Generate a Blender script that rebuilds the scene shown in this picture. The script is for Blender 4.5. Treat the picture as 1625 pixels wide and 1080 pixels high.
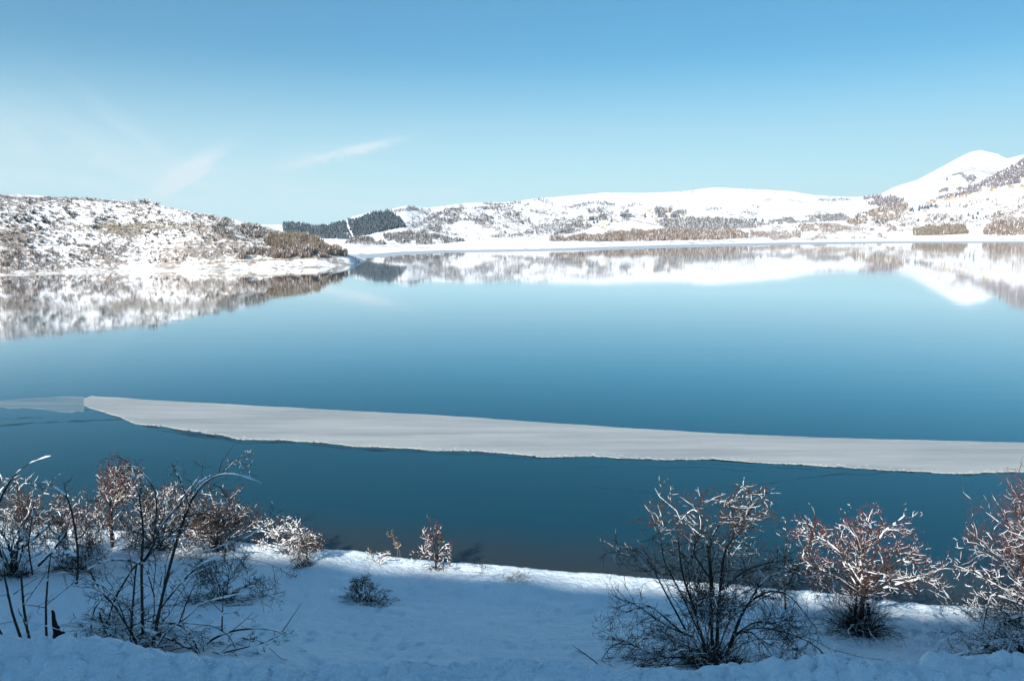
import bpy, math
import numpy as np
from mathutils import Vector

for o in list(bpy.data.objects):
    bpy.data.objects.remove(o, do_unlink=True)
sc = bpy.context.scene
COL = sc.collection
R = math.radians

# ------------------------------------------------------------------ camera, sky, sun, exposure
CAM_Z = 12.0
F = 1228.0                      # focal length in pixels of the 1625 wide photograph
PITCH = math.atan(184.0 / F)
cam_d = bpy.data.cameras.new('camera')
cam_d.sensor_width = 36.0
cam_d.lens = 36.0 * F / 1625.0
cam_d.clip_start = 0.1
cam_d.clip_end = 20000.0
cam = bpy.data.objects.new('camera', cam_d)
cam.location = (0, 0, CAM_Z)
cam.rotation_euler = (math.pi / 2 - PITCH, 0, 0)
COL.objects.link(cam)
sc.camera = cam

SUN_EL, SUN_AZ = R(33.0), R(210.0)          # azimuth clockwise from +Y (the view direction)
SUN_DIR = Vector((math.sin(SUN_AZ) * math.cos(SUN_EL), math.cos(SUN_AZ) * math.cos(SUN_EL), math.sin(SUN_EL)))
sun_d = bpy.data.lights.new('sun', 'SUN')
sun_d.energy = 4.6
sun_d.angle = R(0.5)
sun_d.color = (1.0, 0.945, 0.86)
sun = bpy.data.objects.new('sun', sun_d)
sun.rotation_euler = (-SUN_DIR).to_track_quat('-Z', 'Y').to_euler()
sun.location = SUN_DIR * 200
COL.objects.link(sun)

sc.view_settings.view_transform = 'Standard'
sc.view_settings.look = 'None'
sc.view_settings.exposure = 0.85
sc.view_settings.gamma = 1.0
sc.view_settings.use_curve_mapping = False
sc.render.engine = 'CYCLES'
sc.cycles.use_denoising = True
sc.cycles.max_bounces = 6
sc.cycles.transparent_max_bounces = 8
sc.cycles.sample_clamp_indirect = 4.0

world = bpy.data.worlds.new('World')
sc.world = world
world.use_nodes = True
wt = world.node_tree
SKY_STRENGTH = 0.077
SKY_TINT = (0.205, 0.68, 0.84, 1.0)


class NT:
    """small helper for node trees"""
    def __init__(self, tree):
        self.t = tree

    def new(self, typ, **kw):
        n = self.t.nodes.new(typ)
        for k, v in kw.items():
            setattr(n, k, v)
        return n

    def put(self, sock, v):
        if isinstance(v, bpy.types.NodeSocket):
            self.t.links.new(v, sock)
        elif v is not None:
            sock.default_value = v

    def math(self, op, a, b=None, c=None, clamp=False):
        n = self.new('ShaderNodeMath', operation=op, use_clamp=clamp)
        for i, v in enumerate((a, b, c)):
            if v is not None:
                self.put(n.inputs[i], v)
        return n.outputs[0]

    def noise(self, vec, scale, detail=4.0, rough=0.55, out=0, dist=0.0):
        n = self.new('ShaderNodeTexNoise')
        self.put(n.inputs['Vector'], vec)
        n.inputs['Scale'].default_value = scale
        n.inputs['Detail'].default_value = detail
        n.inputs['Roughness'].default_value = rough
        n.inputs['Distortion'].default_value = dist
        return n.outputs[out]

    def mapr(self, v, a, b, c=0.0, d=1.0, smooth=False):
        n = self.new('ShaderNodeMapRange')
        n.interpolation_type = 'SMOOTHSTEP' if smooth else 'LINEAR'
        self.put(n.inputs[0], v)
        for i, x in zip((1, 2, 3, 4), (a, b, c, d)):
            n.inputs[i].default_value = x
        return n.outputs[0]

    def mix(self, fac, a, b, blend='MIX'):
        n = self.new('ShaderNodeMix', data_type='RGBA', blend_type=blend)
        self.put(n.inputs[0], fac)
        self.put(n.inputs[6], a)
        self.put(n.inputs[7], b)
        return n.outputs[2]

    def scale(self, vec, s):
        n = self.new('ShaderNodeMapping')
        self.put(n.inputs['Vector'], vec)
        n.inputs['Scale'].default_value = s
        return n.outputs[0]

    def bump(self, h, strength, dist, normal=None):
        n = self.new('ShaderNodeBump')
        n.inputs['Strength'].default_value = strength
        n.inputs['Distance'].default_value = dist
        self.put(n.inputs['Height'], h)
        if normal is not None:
            self.put(n.inputs['Normal'], normal)
        return n.outputs[0]


def build_world():
    t = NT(wt)
    bg = wt.nodes['Background']
    sky = t.new('ShaderNodeTexSky')
    sky.sky_type = 'NISHITA'
    sky.sun_disc = False
    sky.sun_elevation = SUN_EL
    sky.sun_rotation = SUN_AZ
    sky.altitude = 1300.0
    sky.air_density = 1.25
    sky.dust_density = 0.35
    sky.ozone_density = 2.2
    tinted = t.mix(1.0, sky.outputs[0], SKY_TINT, 'MULTIPLY')
    # thin cirrus, laid out by direction (azimuth, elevation in degrees)
    tc = t.new('ShaderNodeTexCoord')
    sx = t.new('ShaderNodeSeparateXYZ')
    t.put(sx.inputs[0], tc.outputs['Generated'])
    az = t.math('MULTIPLY', t.math('ARCTAN2', sx.outputs[0], sx.outputs[1]), 180 / math.pi)
    el = t.math('MULTIPLY', t.math('ARCSINE', sx.outputs[2]), 180 / math.pi)
    # horizon haze band: the air near the horizon is paler
    hz = t.mapr(el, -0.5, 12.5, 1.0, 0.0, True)
    tinted = t.mix(t.math('MULTIPLY', hz, 0.90), tinted, (6.2, 8.4, 9.2, 1.0))
    cmb = t.new('ShaderNodeCombineXYZ')
    t.put(cmb.inputs[0], az)
    t.put(cmb.inputs[1], el)

    def wisp(a0, e0, la, le, rot, gain, nscale):
        c, s = math.cos(R(rot)), math.sin(R(rot))
        da, de = t.math('SUBTRACT', az, a0), t.math('SUBTRACT', el, e0)
        p = t.math('ADD', t.math('MULTIPLY', da, c), t.math('MULTIPLY', de, s))
        q = t.math('SUBTRACT', t.math('MULTIPLY', de, c), t.math('MULTIPLY', da, s))
        cv = t.new('ShaderNodeCombineXYZ')
        t.put(cv.inputs[0], t.math('MULTIPLY', p, 0.28))
        t.put(cv.inputs[1], q)
        cv.inputs[2].default_value = a0
        nz = t.noise(cv.outputs[0], nscale, 6.0, 0.62, dist=1.2)
        nz = t.mapr(nz, 0.32, 0.72)
        wob = t.math('MULTIPLY', t.math('SUBTRACT', nz, 0.5), le * 1.4)
        q2 = t.math('ADD', q, wob)
        r2 = t.math('ADD', t.math('POWER', t.math('ABSOLUTE', t.math('DIVIDE', p, la)), 2.0),
                    t.math('POWER', t.math('ABSOLUTE', t.math('DIVIDE', q2, le)), 2.0))
        g = t.math('EXPONENT', t.math('MULTIPLY', r2, -1.0))
        return t.math('MULTIPLY', t.math('MULTIPLY', g, nz), gain)

    masks = [wisp(-22.2, 3.5, 2.4, 0.55, 34, 2.0, 0.9), wisp(-11.2, 5.2, 2.9, 0.28, 14, 1.5, 1.1),
             wisp(-13.5, 4.6, 4.5, 0.7, 9, 0.5, 0.8), wisp(-5.6, 2.25, 1.9, 0.22, 2, 0.65, 1.2),
             wisp(-29.0, 5.0, 9.0, 1.8, -14, 0.5, 0.42), wisp(-33.5, 3.4, 6.0, 1.0, -10, 0.5, 0.6),
             wisp(-26.0, 6.4, 4.0, 0.5, -38, 0.28, 0.7), wisp(-19.0, 2.4, 9.0, 1.2, -4, 0.4, 0.5),
             wisp(58.0, 9.0, 10.0, 2.0, 12, 0.3, 0.4)]
    m = masks[0]
    for k in masks[1:]:
        m = t.math('ADD', m, k)
    m = t.math('MINIMUM', m, 0.75)
    col = t.mix(m, tinted, (7.6, 8.3, 8.7, 1.0))
    t.put(bg.inputs['Color'], col)
    bg.inputs['Strength'].default_value = SKY_STRENGTH


build_world()

# ------------------------------------------------------------------ mesh helpers
rng = np.random.default_rng(7)


def mesh_np(name, V, Fq, mat=None, parent=None, smooth=True, attr=None, mat2=None, mat_idx=None):
    V = np.ascontiguousarray(V, dtype=np.float32)
    Fq = np.ascontiguousarray(Fq, dtype=np.int32)
    n, k = Fq.shape
    me = bpy.data.meshes.new(name)
    me.vertices.add(len(V))
    me.vertices.foreach_set('co', V.ravel())
    me.loops.add(n * k)
    me.loops.foreach_set('vertex_index', Fq.ravel())
    me.polygons.add(n)
    me.polygons.foreach_set('loop_start', np.arange(0, n * k, k, dtype=np.int32))
    me.polygons.foreach_set('use_smooth', np.full(n, smooth, dtype=bool))
    if mat_idx is not None:
        me.polygons.foreach_set('material_index', np.ascontiguousarray(mat_idx, dtype=np.int32))
    me.update(calc_edges=True)
    if attr:
        for an, av in attr.items():
            a = me.attributes.new(an, 'FLOAT', 'POINT')
            a.data.foreach_set('value', np.ascontiguousarray(av, dtype=np.float32))
    if mat:
        me.materials.append(mat)
    if mat2:
        me.materials.append(mat2)
    ob = bpy.data.objects.new(name, me)
    COL.objects.link(ob)
    if parent is not None:
        ob.parent = parent
    return ob


def tag(o, label=None, cat=None, group=None, kind=None):
    for k, v in (('label', label), ('category', cat), ('group', group), ('kind', kind)):
        if v:
            o[k] = v
    return o


def empty(name, loc):
    o = bpy.data.objects.new(name, None)
    o.location = loc
    o.empty_display_size = 0.2
    COL.objects.link(o)
    return o


def _hash(ix, iy, seed):
    h = (ix.astype(np.int64) * 374761393 + iy.astype(np.int64) * 668265263 + seed * 974711) & 0xffffffff
    h = ((h ^ (h >> 13)) * 1274126177) & 0xffffffff
    h = (h ^ (h >> 16)) & 0xffffffff
    return h / 4294967295.0


def vnoise(x, y, seed=0):
    ix, iy = np.floor(x), np.floor(y)
    fx, fy = x - ix, y - iy
    fx = fx * fx * fx * (fx * (fx * 6 - 15) + 10)
    fy = fy * fy * fy * (fy * (fy * 6 - 15) + 10)
    a, b = _hash(ix, iy, seed), _hash(ix + 1, iy, seed)
    c, d = _hash(ix, iy + 1, seed), _hash(ix + 1, iy + 1, seed)
    return (a + (b - a) * fx) * (1 - fy) + (c + (d - c) * fx) * fy


def fbm(x, y, seed=0, octv=4, gain=0.5):
    s, a, n = 0.0, 1.0, 0.0
    ca, sa = math.cos(0.6), math.sin(0.6)
    for i in range(octv):
        s = s + a * (vnoise(x, y, seed + i * 17) - 0.5)
        n += a
        a *= gain
        x, y = (ca * x - sa * y) * 2.03 + 5.3, (sa * x + ca * y) * 2.03 - 3.7
    return s / n * 2.0          # about -1 .. 1


def ridged(x, y, seed=0, octv=4):
    s, a, n = 0.0, 1.0, 0.0
    for i in range(octv):
        s = s + a * (1 - np.abs(2 * vnoise(x, y, seed + i * 13) - 1))
        n += a
        a *= 0.5
        x, y = x * 2.1 + 3.1, y * 2.1 + 7.7
    return s / n


def grid_faces(nr, nc):
    i = np.arange(nr - 1)[:, None] * nc + np.arange(nc - 1)[None, :]
    return np.stack([i, i + 1, i + nc + 1, i + nc], -1).reshape(-1, 4)


CP, SP = math.cos(PITCH), math.sin(PITCH)


def ray(px, py):
    """direction of a photograph pixel (1625 x 1080), scaled to forward distance 1"""
    u = (np.asarray(px, float) - 812.5) / F
    v = (np.asarray(py, float) - 540.0) / F
    dy = CP - v * SP
    dz = -(SP + v * CP)
    return u / dy, dz / dy


def at_z(px, py, z=0.0):
    u, s = ray(px, py)
    Y = (z - CAM_Z) / s
    return u * Y, Y


def at_Y(px, py, Y):
    u, s = ray(px, py)
    return np.stack([u * Y, np.broadcast_to(Y, np.shape(u)) * 1.0, CAM_Z + s * Y], -1)


def tan_el(py):
    v = (np.asarray(py, float) - 540.0) / F
    return -(SP + v * CP) / (CP - v * SP)


def march(px, py, zfun, Y0, Y1, n=500, geo=True):
    """first hit of pixel rays with a height field; returns xyz and a hit mask"""
    px, py = np.asarray(px, float), np.asarray(py, float)
    u, s = ray(px, py)
    Ys = np.geomspace(Y0, Y1, n) if geo else np.linspace(Y0, Y1, n)
    hitY = np.full(px.shape, np.nan)
    live = np.arange(len(px))
    prev = np.full(len(px), -1.0)
    pY = Ys[0]
    for Y in Ys:
        ul, sl = u[live], s[live]
        gap = zfun(ul * Y, np.full(len(live), Y)) - (CAM_Z + sl * Y)
        new = gap >= 0
        if new.any():
            f = (-prev[new] / np.maximum(gap[new] - prev[new], 1e-9)).clip(0, 1)
            hitY[live[new]] = pY + (Y - pY) * f
        live, prev, pY = live[~new], gap[~new], Y
        if len(live) == 0:
            break
    ok = ~np.isnan(hitY)
    Y = np.where(ok, hitY, Y1)
    return np.stack([u * Y, Y, zfun(u * Y, Y)], -1), ok


# ------------------------------------------------------------------ materials
def new_mat(name):
    m = bpy.data.materials.new(name)
    m.use_nodes = True
    t = NT(m.node_tree)
    b = m.node_tree.nodes['Principled BSDF']
    return m, t, b


def pos(t):
    return t.new('ShaderNodeNewGeometry').outputs['Position']


def mat_snow(name, scales, col=(0.80, 0.89, 0.94)):
    m, t, b = new_mat(name)
    p = pos(t)
    n = None
    for sc_, st, ds in scales:
        n = t.bump(t.noise(p, sc_, 5.0, 0.6), st, ds, n)
    v = t.noise(p, scales[0][0] * 0.4, 3.0)
    c = t.mix(t.mapr(v, 0.3, 0.7), (col[0] * 0.97, col[1] * 0.975, col[2] * 0.98, 1), (col[0], col[1], col[2], 1))
    t.put(b.inputs['Base Color'], c)
    b.inputs['Roughness'].default_value = 0.65
    b.inputs['Specular IOR Level'].default_value = 0.25
    if n is not None:
        t.put(b.inputs['Normal'], n)
    return m


M_SNOW = mat_snow('snow', [(2.2, 0.7, 0.16), (7.5, 0.9, 0.075), (38.0, 0.5, 0.010)])
M_BANK = mat_snow('bank_snow', [(9.0, 0.9, 0.07), (30.0, 0.8, 0.022)])
M_TWIGSNOW = mat_snow('clinging_snow', [(30.0, 0.5, 0.012), (90.0, 0.3, 0.004)], (0.88, 0.89, 0.90))


def mat_hill(name, s1, thr, cover, earth=True):
    """snowy slope with low heath showing through"""
    m, t, b = new_mat(name)
    p = pos(t)
    g1 = t.noise(t.scale(p, (1, 1, 1.6)), s1, 5.0, 0.7)
    g2 = t.noise(p, s1 * 0.13, 4.0, 0.6)
    mask = t.mapr(t.math('ADD', t.math('MULTIPLY', g1, 0.65), t.math('MULTIPLY', g2, 0.55)), thr, thr + 0.06)
    mask = t.math('MULTIPLY', mask, cover)
    colv = t.noise(p, s1 * 0.5, 2.0)
    heath = t.mix(t.mapr(colv, 0.35, 0.65), (0.17, 0.125, 0.10, 1), (0.27, 0.215, 0.17, 1))
    c = t.mix(mask, (0.86, 0.87, 0.89, 1), heath)
    if earth:
        a = t.new('ShaderNodeAttribute', attribute_name='bare')
        gn = t.noise(t.scale(p, (1, 1, 3)), s1 * 2.0, 4.0, 0.7)
        f = t.math('MULTIPLY', a.outputs['Fac'], t.mapr(gn, 0.40, 0.52))
        ec = t.mix(t.mapr(colv, 0.3, 0.7), (0.16, 0.115, 0.065, 1), (0.27, 0.23, 0.13, 1))
        c = t.mix(f, c, ec)
    t.put(b.inputs['Base Color'], c)
    b.inputs['Roughness'].default_value = 0.8
    b.inputs['Specular IOR Level'].default_value = 0.1
    t.put(b.inputs['Normal'], t.bump(g1, 0.5, 0.25 / s1))
    return m


M_HILL = mat_hill('heath_snow_slope', 0.75, 0.588, 0.85)
M_FAR = mat_hill('far_snow_slope', 0.20, 0.655, 0.7, False)
M_MOUNT = mat_hill('mountain_snow', 0.03, 0.66, 0.45, False)


def mat_island(name, cols, rough=0.85, snow=0.0):
    """each separate blade, tree or twig takes its own tone"""
    m, t, b = new_mat(name)
    g = t.new('ShaderNodeNewGeometry')
    r = t.new('ShaderNodeValToRGB')
    r.color_ramp.interpolation = 'LINEAR'
    el = r.color_ramp.elements
    el[0].position, el[0].color = 0.0, (*cols[0], 1)
    el[1].position, el[1].color = 1.0 - snow, (*cols[-1], 1)
    for i, c in enumerate(cols[1:-1]):
        e = el.new((1.0 - snow) * (i + 1) / (len(cols) - 1))
        e.color = (*c, 1)
    if snow > 0:
        e = el.new(min(0.999, 1.0 - snow + 0.01))
        e.color = (0.82, 0.84, 0.87, 1)
    t.put(r.inputs[0], g.outputs['Random Per Island'])
    t.put(b.inputs['Base Color'], r.outputs[0])
    b.inputs['Roughness'].default_value = rough
    b.inputs['Specular IOR Level'].default_value = 0.1
    return m


def mat_bark(name, c1, c2, scale=25.0):
    m, t, b = new_mat(name)
    p = pos(t)
    v = t.noise(p, scale, 5.0, 0.65)
    t.put(b.inputs['Base Color'], t.mix(t.mapr(v, 0.3, 0.7), (*c1, 1), (*c2, 1)))
    b.inputs['Roughness'].default_value = 0.85
    b.inputs['Specular IOR Level'].default_value = 0.15
    t.put(b.inputs['Normal'], t.bump(v, 0.5, 0.01))
    return m


M_BARK = mat_bark('dark_bark', (0.028, 0.020, 0.017), (0.075, 0.055, 0.045))
M_TWIG = mat_bark('brown_twig', (0.045, 0.028, 0.022), (0.11, 0.07, 0.055), 8.0)
M_RED = mat_bark('reddish_twig', (0.075, 0.032, 0.027), (0.15, 0.068, 0.055), 8.0)
M_LITTER = mat_bark('dead_base_growth', (0.016, 0.013, 0.012), (0.05, 0.037, 0.03), 12.0)
M_BERRY = mat_bark('berry_skin', (0.28, 0.03, 0.025), (0.42, 0.07, 0.05), 30.0)
M_STRAW = mat_bark('dry_straw', (0.22, 0.14, 0.07), (0.36, 0.25, 0.13), 20.0)
M_STUMP = mat_bark('rotten_wood', (0.012, 0.010, 0.009), (0.04, 0.03, 0.025), 14.0)
M_SHRUB = mat_island('far_shrub', [(0.10, 0.084, 0.072), (0.18, 0.15, 0.125), (0.29, 0.25, 0.215)], snow=0.18)
M_JUNIPER = mat_island('dark_juniper', [(0.02, 0.03, 0.018), (0.05, 0.055, 0.035)], snow=0.08)
M_WILLOW = mat_island('willow_stem', [(0.14, 0.11, 0.08), (0.23, 0.185, 0.14), (0.33, 0.275, 0.215)], snow=0.05)
M_THICK = mat_island('brown_thicket', [(0.14, 0.095, 0.075), (0.23, 0.165, 0.13), (0.34, 0.265, 0.22)], snow=0.14)
M_GREYWOOD = mat_island('grey_woodland', [(0.09, 0.09, 0.10), (0.17, 0.165, 0.17), (0.28, 0.26, 0.26)], snow=0.16)
M_MAUVE = mat_island('mauve_woodland', [(0.14, 0.115, 0.13), (0.21, 0.175, 0.19), (0.30, 0.25, 0.26)], snow=0.12)
M_PINE = mat_island('hazed_pine_needles', [(0.028, 0.045, 0.060), (0.050, 0.072, 0.092), (0.080, 0.108, 0.130), (0.15, 0.18, 0.20)], snow=0.0)  # needle tones lightened and blued, putting some distance haze into the colour


def mat_water():
    m, t, b = new_mat('lake_water')
    p = pos(t)
    sx = t.new('ShaderNodeSeparateXYZ')
    t.put(sx.inputs[0], p)
    # distance off the near shore: the pale silt shows through the shallows
    off = t.math('SUBTRACT', sx.outputs[1], t.math('ADD', t.math('MULTIPLY', sx.outputs[0], SHORE_B), SHORE_A))
    off = t.math('ADD', off, t.math('MULTIPLY', t.math('SUBTRACT', t.noise(p, 0.5, 3.0), 0.5), 1.6))
    f1 = t.mapr(off, -0.3, 5.0, 0.0, 1.0, True)
    f2 = t.mapr(off, 3.0, 48.0, 0.0, 1.0, True)
    c = t.mix(f1, (0.026, 0.031, 0.031, 1), (0.003, 0.039, 0.060, 1))
    c = t.mix(f2, c, (0.016, 0.118, 0.175, 1))
    t.put(b.inputs['Base Color'], c)
    n1 = t.bump(t.noise(t.scale(p, (0.25, 1.0, 1.0)), 0.35, 3.0, 0.5), 0.09, 0.05)
    n2 = t.bump(t.noise(t.scale(p, (0.5, 1.0, 1.0)), 3.0, 3.0, 0.5), 0.09, 0.005, n1)
    # breaths of wind roughen some streaks a little more than others
    wind = t.noise(t.scale(p, (0.012, 0.06, 1.0)), 1.0, 3.0, 0.55)
    fr = t.new('ShaderNodeFresnel')
    fr.inputs['IOR'].default_value = 1.333
    t.put(fr.inputs['Normal'], n2)
    f = fr.outputs[0]
    f = t.math('MINIMUM', t.math('ADD', f, t.math('MULTIPLY', t.math('MAXIMUM', t.math('SUBTRACT', f, 0.20), 0.0), 0.95)), 0.97)
    body = t.new('ShaderNodeBsdfDiffuse')
    t.put(body.inputs['Color'], c)
    gl = t.new('ShaderNodeBsdfGlossy')
    gl.inputs['Color'].default_value = (1, 1, 1, 1)
    t.put(gl.inputs['Roughness'], t.mapr(wind, 0.35, 0.65, 0.032, 0.055))
    t.put(gl.inputs['Normal'], n2)
    mx = t.new('ShaderNodeMixShader')
    t.put(mx.inputs[0], f)
    t.put(mx.inputs[1], body.outputs[0])
    t.put(mx.inputs[2], gl.outputs[0])
    out = [n for n in m.node_tree.nodes if n.type == 'OUTPUT_MATERIAL'][0]
    m.node_tree.nodes.remove(b)
    t.put(out.inputs['Surface'], mx.outputs[0])
    return m


def mat_ice(name, c1, c2, rough, spec=0.4):
    m, t, b = new_mat(name)
    p = pos(t)
    mp = t.new('ShaderNodeMapping')
    t.put(mp.inputs['Vector'], p)
    mp.inputs['Rotation'].default_value = (0, 0, R(17))
    mp.inputs['Scale'].default_value = (0.10, 0.9, 1)
    v = t.noise(mp.outputs[0], 0.9, 5.0, 0.6)
    w = t.noise(p, 1.6, 5.0, 0.65)
    f = t.math('ADD', t.math('MULTIPLY', v, 0.90), t.math('MULTIPLY', w, 0.10))
    t.put(b.inputs['Base Color'], t.mix(t.mapr(f, 0.36, 0.62), (*c1, 1), (*c2, 1)))
    b.inputs['Roughness'].default_value = rough
    b.inputs['Specular IOR Level'].default_value = spec
    t.put(b.inputs['Normal'], t.bump(w, 0.15, 0.01))
    return m


# ------------------------------------------------------------------ near shore ground
sxp = np.array([190, 290, 387, 517, 600, 700, 850, 974, 1195, 1320, 1404, 1549], float)
syp = np.array([838, 846, 855, 864, 874, 885, 897, 906, 924, 937, 945, 956], float)
SX, SY = at_z(sxp, syp, 0.22)
SHORE_B, SHORE_A = np.polyfit(SX, SY, 1)


def shore_Y(X):
    base = SHORE_A + SHORE_B * X
    dev = np.interp(X, SX, SY - (SHORE_A + SHORE_B * SX), left=0, right=0)
    return base + dev + 0.16 * fbm(X * 0.7, X * 0 + 3.3, 5, 4)


_bx = np.array([-900, 0, 130, 300, 420, 600, 650, 800, 980, 1150, 1300, 1500, 1625, 2500], float)
_by = np.array([1012, 1017, 1021, 1040, 1053, 1050, 1046, 1051, 1057, 1060, 1049, 1046, 1041, 1036], float)
BANK_Y = 8.0


def bank_crest(X):
    u = X / BANK_Y
    px = u * 0.95 * F + 812.5
    return CAM_Z + BANK_Y * tan_el(np.interp(px, _bx, _by))


def ground_base(X, Y):
    s = (shore_Y(X) - Y) * 0.97
    z = np.interp(s, [-60, -10, -2, -0.02, 0.10, 0.4, 1.5, 4, 8, 11, 13, 17, 40],
                  [-8, -2.0, -0.45, -0.10, 0.16, 0.28, 0.36, 0.66, 1.75, 2.65, 3.3, 4.4, 8.0])
    land = np.clip(s / 0.6, 0, 1)
    return z, land


def bank_z(X, Y):
    c = bank_crest(X)
    return np.interp(Y, [-300, -1, 0.5, 3.0, 6.4], [10.35, 10.35, 9.6, 6.75, 6.6]) * (Y < 6.4) + \
        np.where(Y >= 6.4, c + np.interp(Y, [6.4, 7.0, 7.35, 7.75, 8.0, 8.4, 9.2, 12.5, 60], [-0.62, -0.55, -0.36, -0.06, 0.0, -0.3, -1.5, -5.5, -60]), 0)


def ground_z(X, Y):
    X, Y = np.asarray(X, float), np.asarray(Y, float)
    z, land = ground_base(X, Y)
    z = z + land * (0.10 * fbm(X * 0.35, Y * 0.35, 11, 4) + 0.045 * fbm(X * 1.6, Y * 2.4, 23, 3)
                    + 0.026 * fbm(X * 4.5, Y * 9.0, 29, 2))
    return np.maximum(z, bank_z(X, Y) - 0.10)


def ground_surface(X, Y):
    z = ground_z(X, Y)
    _, land = ground_base(X, Y)
    # soft trampled dents
    d = np.zeros_like(z)
    q = vnoise(X * 3.1 + 40, Y * 3.1, 61)
    area = np.clip(fbm(X * 0.18, Y * 0.18, 71, 2) + 0.45, 0, 1)
    d -= 0.20 * np.clip(q - 0.68, 0, 1) / 0.3 * area
    q = vnoise(X * 5.2 + 11, Y * 6.5, 67)
    d -= 0.14 * np.clip(q - 0.74, 0, 1) / 0.26 * (0.4 + area)
    return z + d * land


na, nr = 380, 165
ta = np.linspace(-1.05, 1.05, na)
rr = 9.0 * (36.0 / 9.0) ** np.linspace(0, 1, nr)
GX, GY = np.meshgrid(ta, rr)
GX = GX * GY
GZ = ground_surface(GX, GY)
tag(mesh_np('snow_ground', np.stack([GX, GY, GZ], -1).reshape(-1, 3), grid_faces(nr, na), M_SNOW),
    'blue shaded snow field sloping down to the lake edge', 'snow', kind='structure')

# ploughed bank: lumps of thrown snow along the road edge
nbx, nby = 480, 110
bx = np.linspace(-9.0, 9.0, nbx)
by = np.linspace(6.7, 9.2, nby)
BX, BY = np.meshgrid(bx, by)
BZ = bank_z(BX, BY) + 0.10 * fbm(BX * 1.1, BY * 1.1, 91, 3)
lump = np.zeros_like(BZ)
r_ = np.random.default_rng(12)
for i in range(9000):
    cx, cy = r_.uniform(-9, 9), r_.uniform(6.9, 8.9)
    rad = 0.022 + 0.095 * r_.random() ** 3.2
    h0 = rad * r_.uniform(-0.3, 0.6)
    i0, i1 = np.searchsorted(bx, (cx - rad, cx + rad))
    j0, j1 = np.searchsorted(by, (cy - rad, cy + rad))
    if i1 <= i0 or j1 <= j0:
        continue
    e = r_.uniform(0.7, 1.3)
    d2 = ((bx[None, i0:i1] - cx) * e) ** 2 + (by[j0:j1, None] - cy) ** 2
    hh = np.sqrt(np.clip(rad * rad - d2, 0, None)) * 0.85 + h0 * (d2 < rad * rad) - 0.02
    lump[j0:j1, i0:i1] = np.maximum(lump[j0:j1, i0:i1], hh)
edge = np.clip((9.1 - BY) / 0.5, 0, 1) * np.clip((BY - 6.7) / 0.3, 0, 1)
BZ = BZ + (lump * 0.8 - 0.02 + 0.05 * fbm(BX * 4.5, BY * 4.5, 97, 4) + 0.022 * fbm(BX * 19, BY * 19, 99, 3)) * edge
tag(mesh_np('snow_bank', np.stack([BX, BY, BZ], -1).reshape(-1, 3), grid_faces(nby, nbx), M_BANK),
    'lumpy bank of ploughed snow along the bottom edge', 'snow bank', kind='structure')

# ------------------------------------------------------------------ hillside behind the camera: its ridge shades the foreground
EX = np.array([-700, -250, 200, 390, 470, 560, 700, 850, 950, 1100, 1250, 1400, 1550, 1900, 2500], float)
EY = np.array([842, 860, 869, 873, 878, 884, 900, 912, 925, 933, 945, 958, 968, 988, 1020], float)
EPX, EPY = at_z(EX, EY, 0.45)
EPZ = ground_z(EPX, EPY)
RIDGE_Y = -46.0
k_h = math.tan(SUN_EL)
back = (EPY - RIDGE_Y) / abs(math.cos(SUN_AZ))
RX = EPX + back * math.sin(SUN_AZ)
RZ = EPZ + back * k_h
RZ = RZ * np.array([0.25] + [1.0] * (len(EX) - 2) + [0.35])
HXs = np.concatenate([np.linspace(-420, -75, 30), np.linspace(-74, 40, 150), np.linspace(41, 420, 30)])
HYs = np.concatenate([np.linspace(-360, -60, 24), np.linspace(-58, 12, 70), np.linspace(13, 48, 40)])
QX, QY = np.meshgrid(HXs, HYs)
ridge_z = np.interp(QX, RX, RZ) + 0.35 * fbm(QX * 0.35, QX * 0, 3, 3)
hz = np.interp(QY, [-360, -160, -70, RIDGE_Y, RIDGE_Y + 2, -8, -4, 0], [70, 20, 4, 0, -1.0, -100, -100, -100])
slope = np.clip((QY - RIDGE_Y) / (-6 - RIDGE_Y), 0, 1)
face = ridge_z * (1 - slope) + 10.35 * slope + 0.8 * fbm(QX * 0.12, QY * 0.12, 8, 3) * np.sin(np.pi * slope)
backside = ridge_z - (RIDGE_Y - QY) * 0.30 + 1.5 * fbm(QX * 0.05, QY * 0.05, 15, 3) * np.clip((RIDGE_Y - QY) / 30, 0, 1)
front = ground_z(QX, QY)
inner = (np.abs(QX) < 1.0 * np.abs(QY)) & (QY > 9.2) & (QY < 35.5)
under = np.where((np.abs(QX) < 12) & (QY > 5) & (QY < 12), 0.6, 0.0)
QZ = np.where(QY < RIDGE_Y, backside, np.where(QY < -6, face, front - np.where(inner, 0.35, 0.05) - under))
tag(mesh_np('hillside', np.stack([QX, QY, QZ], -1).reshape(-1, 3), grid_faces(len(HYs), len(HXs)), M_SNOW),
    'snowy hillside above the road behind the viewpoint', 'hillside', kind='structure')

# ------------------------------------------------------------------ lake
M_WATER = mat_water()
wx = np.array([-6000, 6000.0])
Wv = np.array([[-3600, -5, 0], [3600, -5, 0], [3600, 3300, 0], [-3600, 3300, 0]], float)
tag(mesh_np('lake_water', Wv, np.array([[0, 1, 2, 3]]), M_WATER, smooth=False),
    'calm blue lake mirroring the snowy hills', 'lake', kind='structure')

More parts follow.
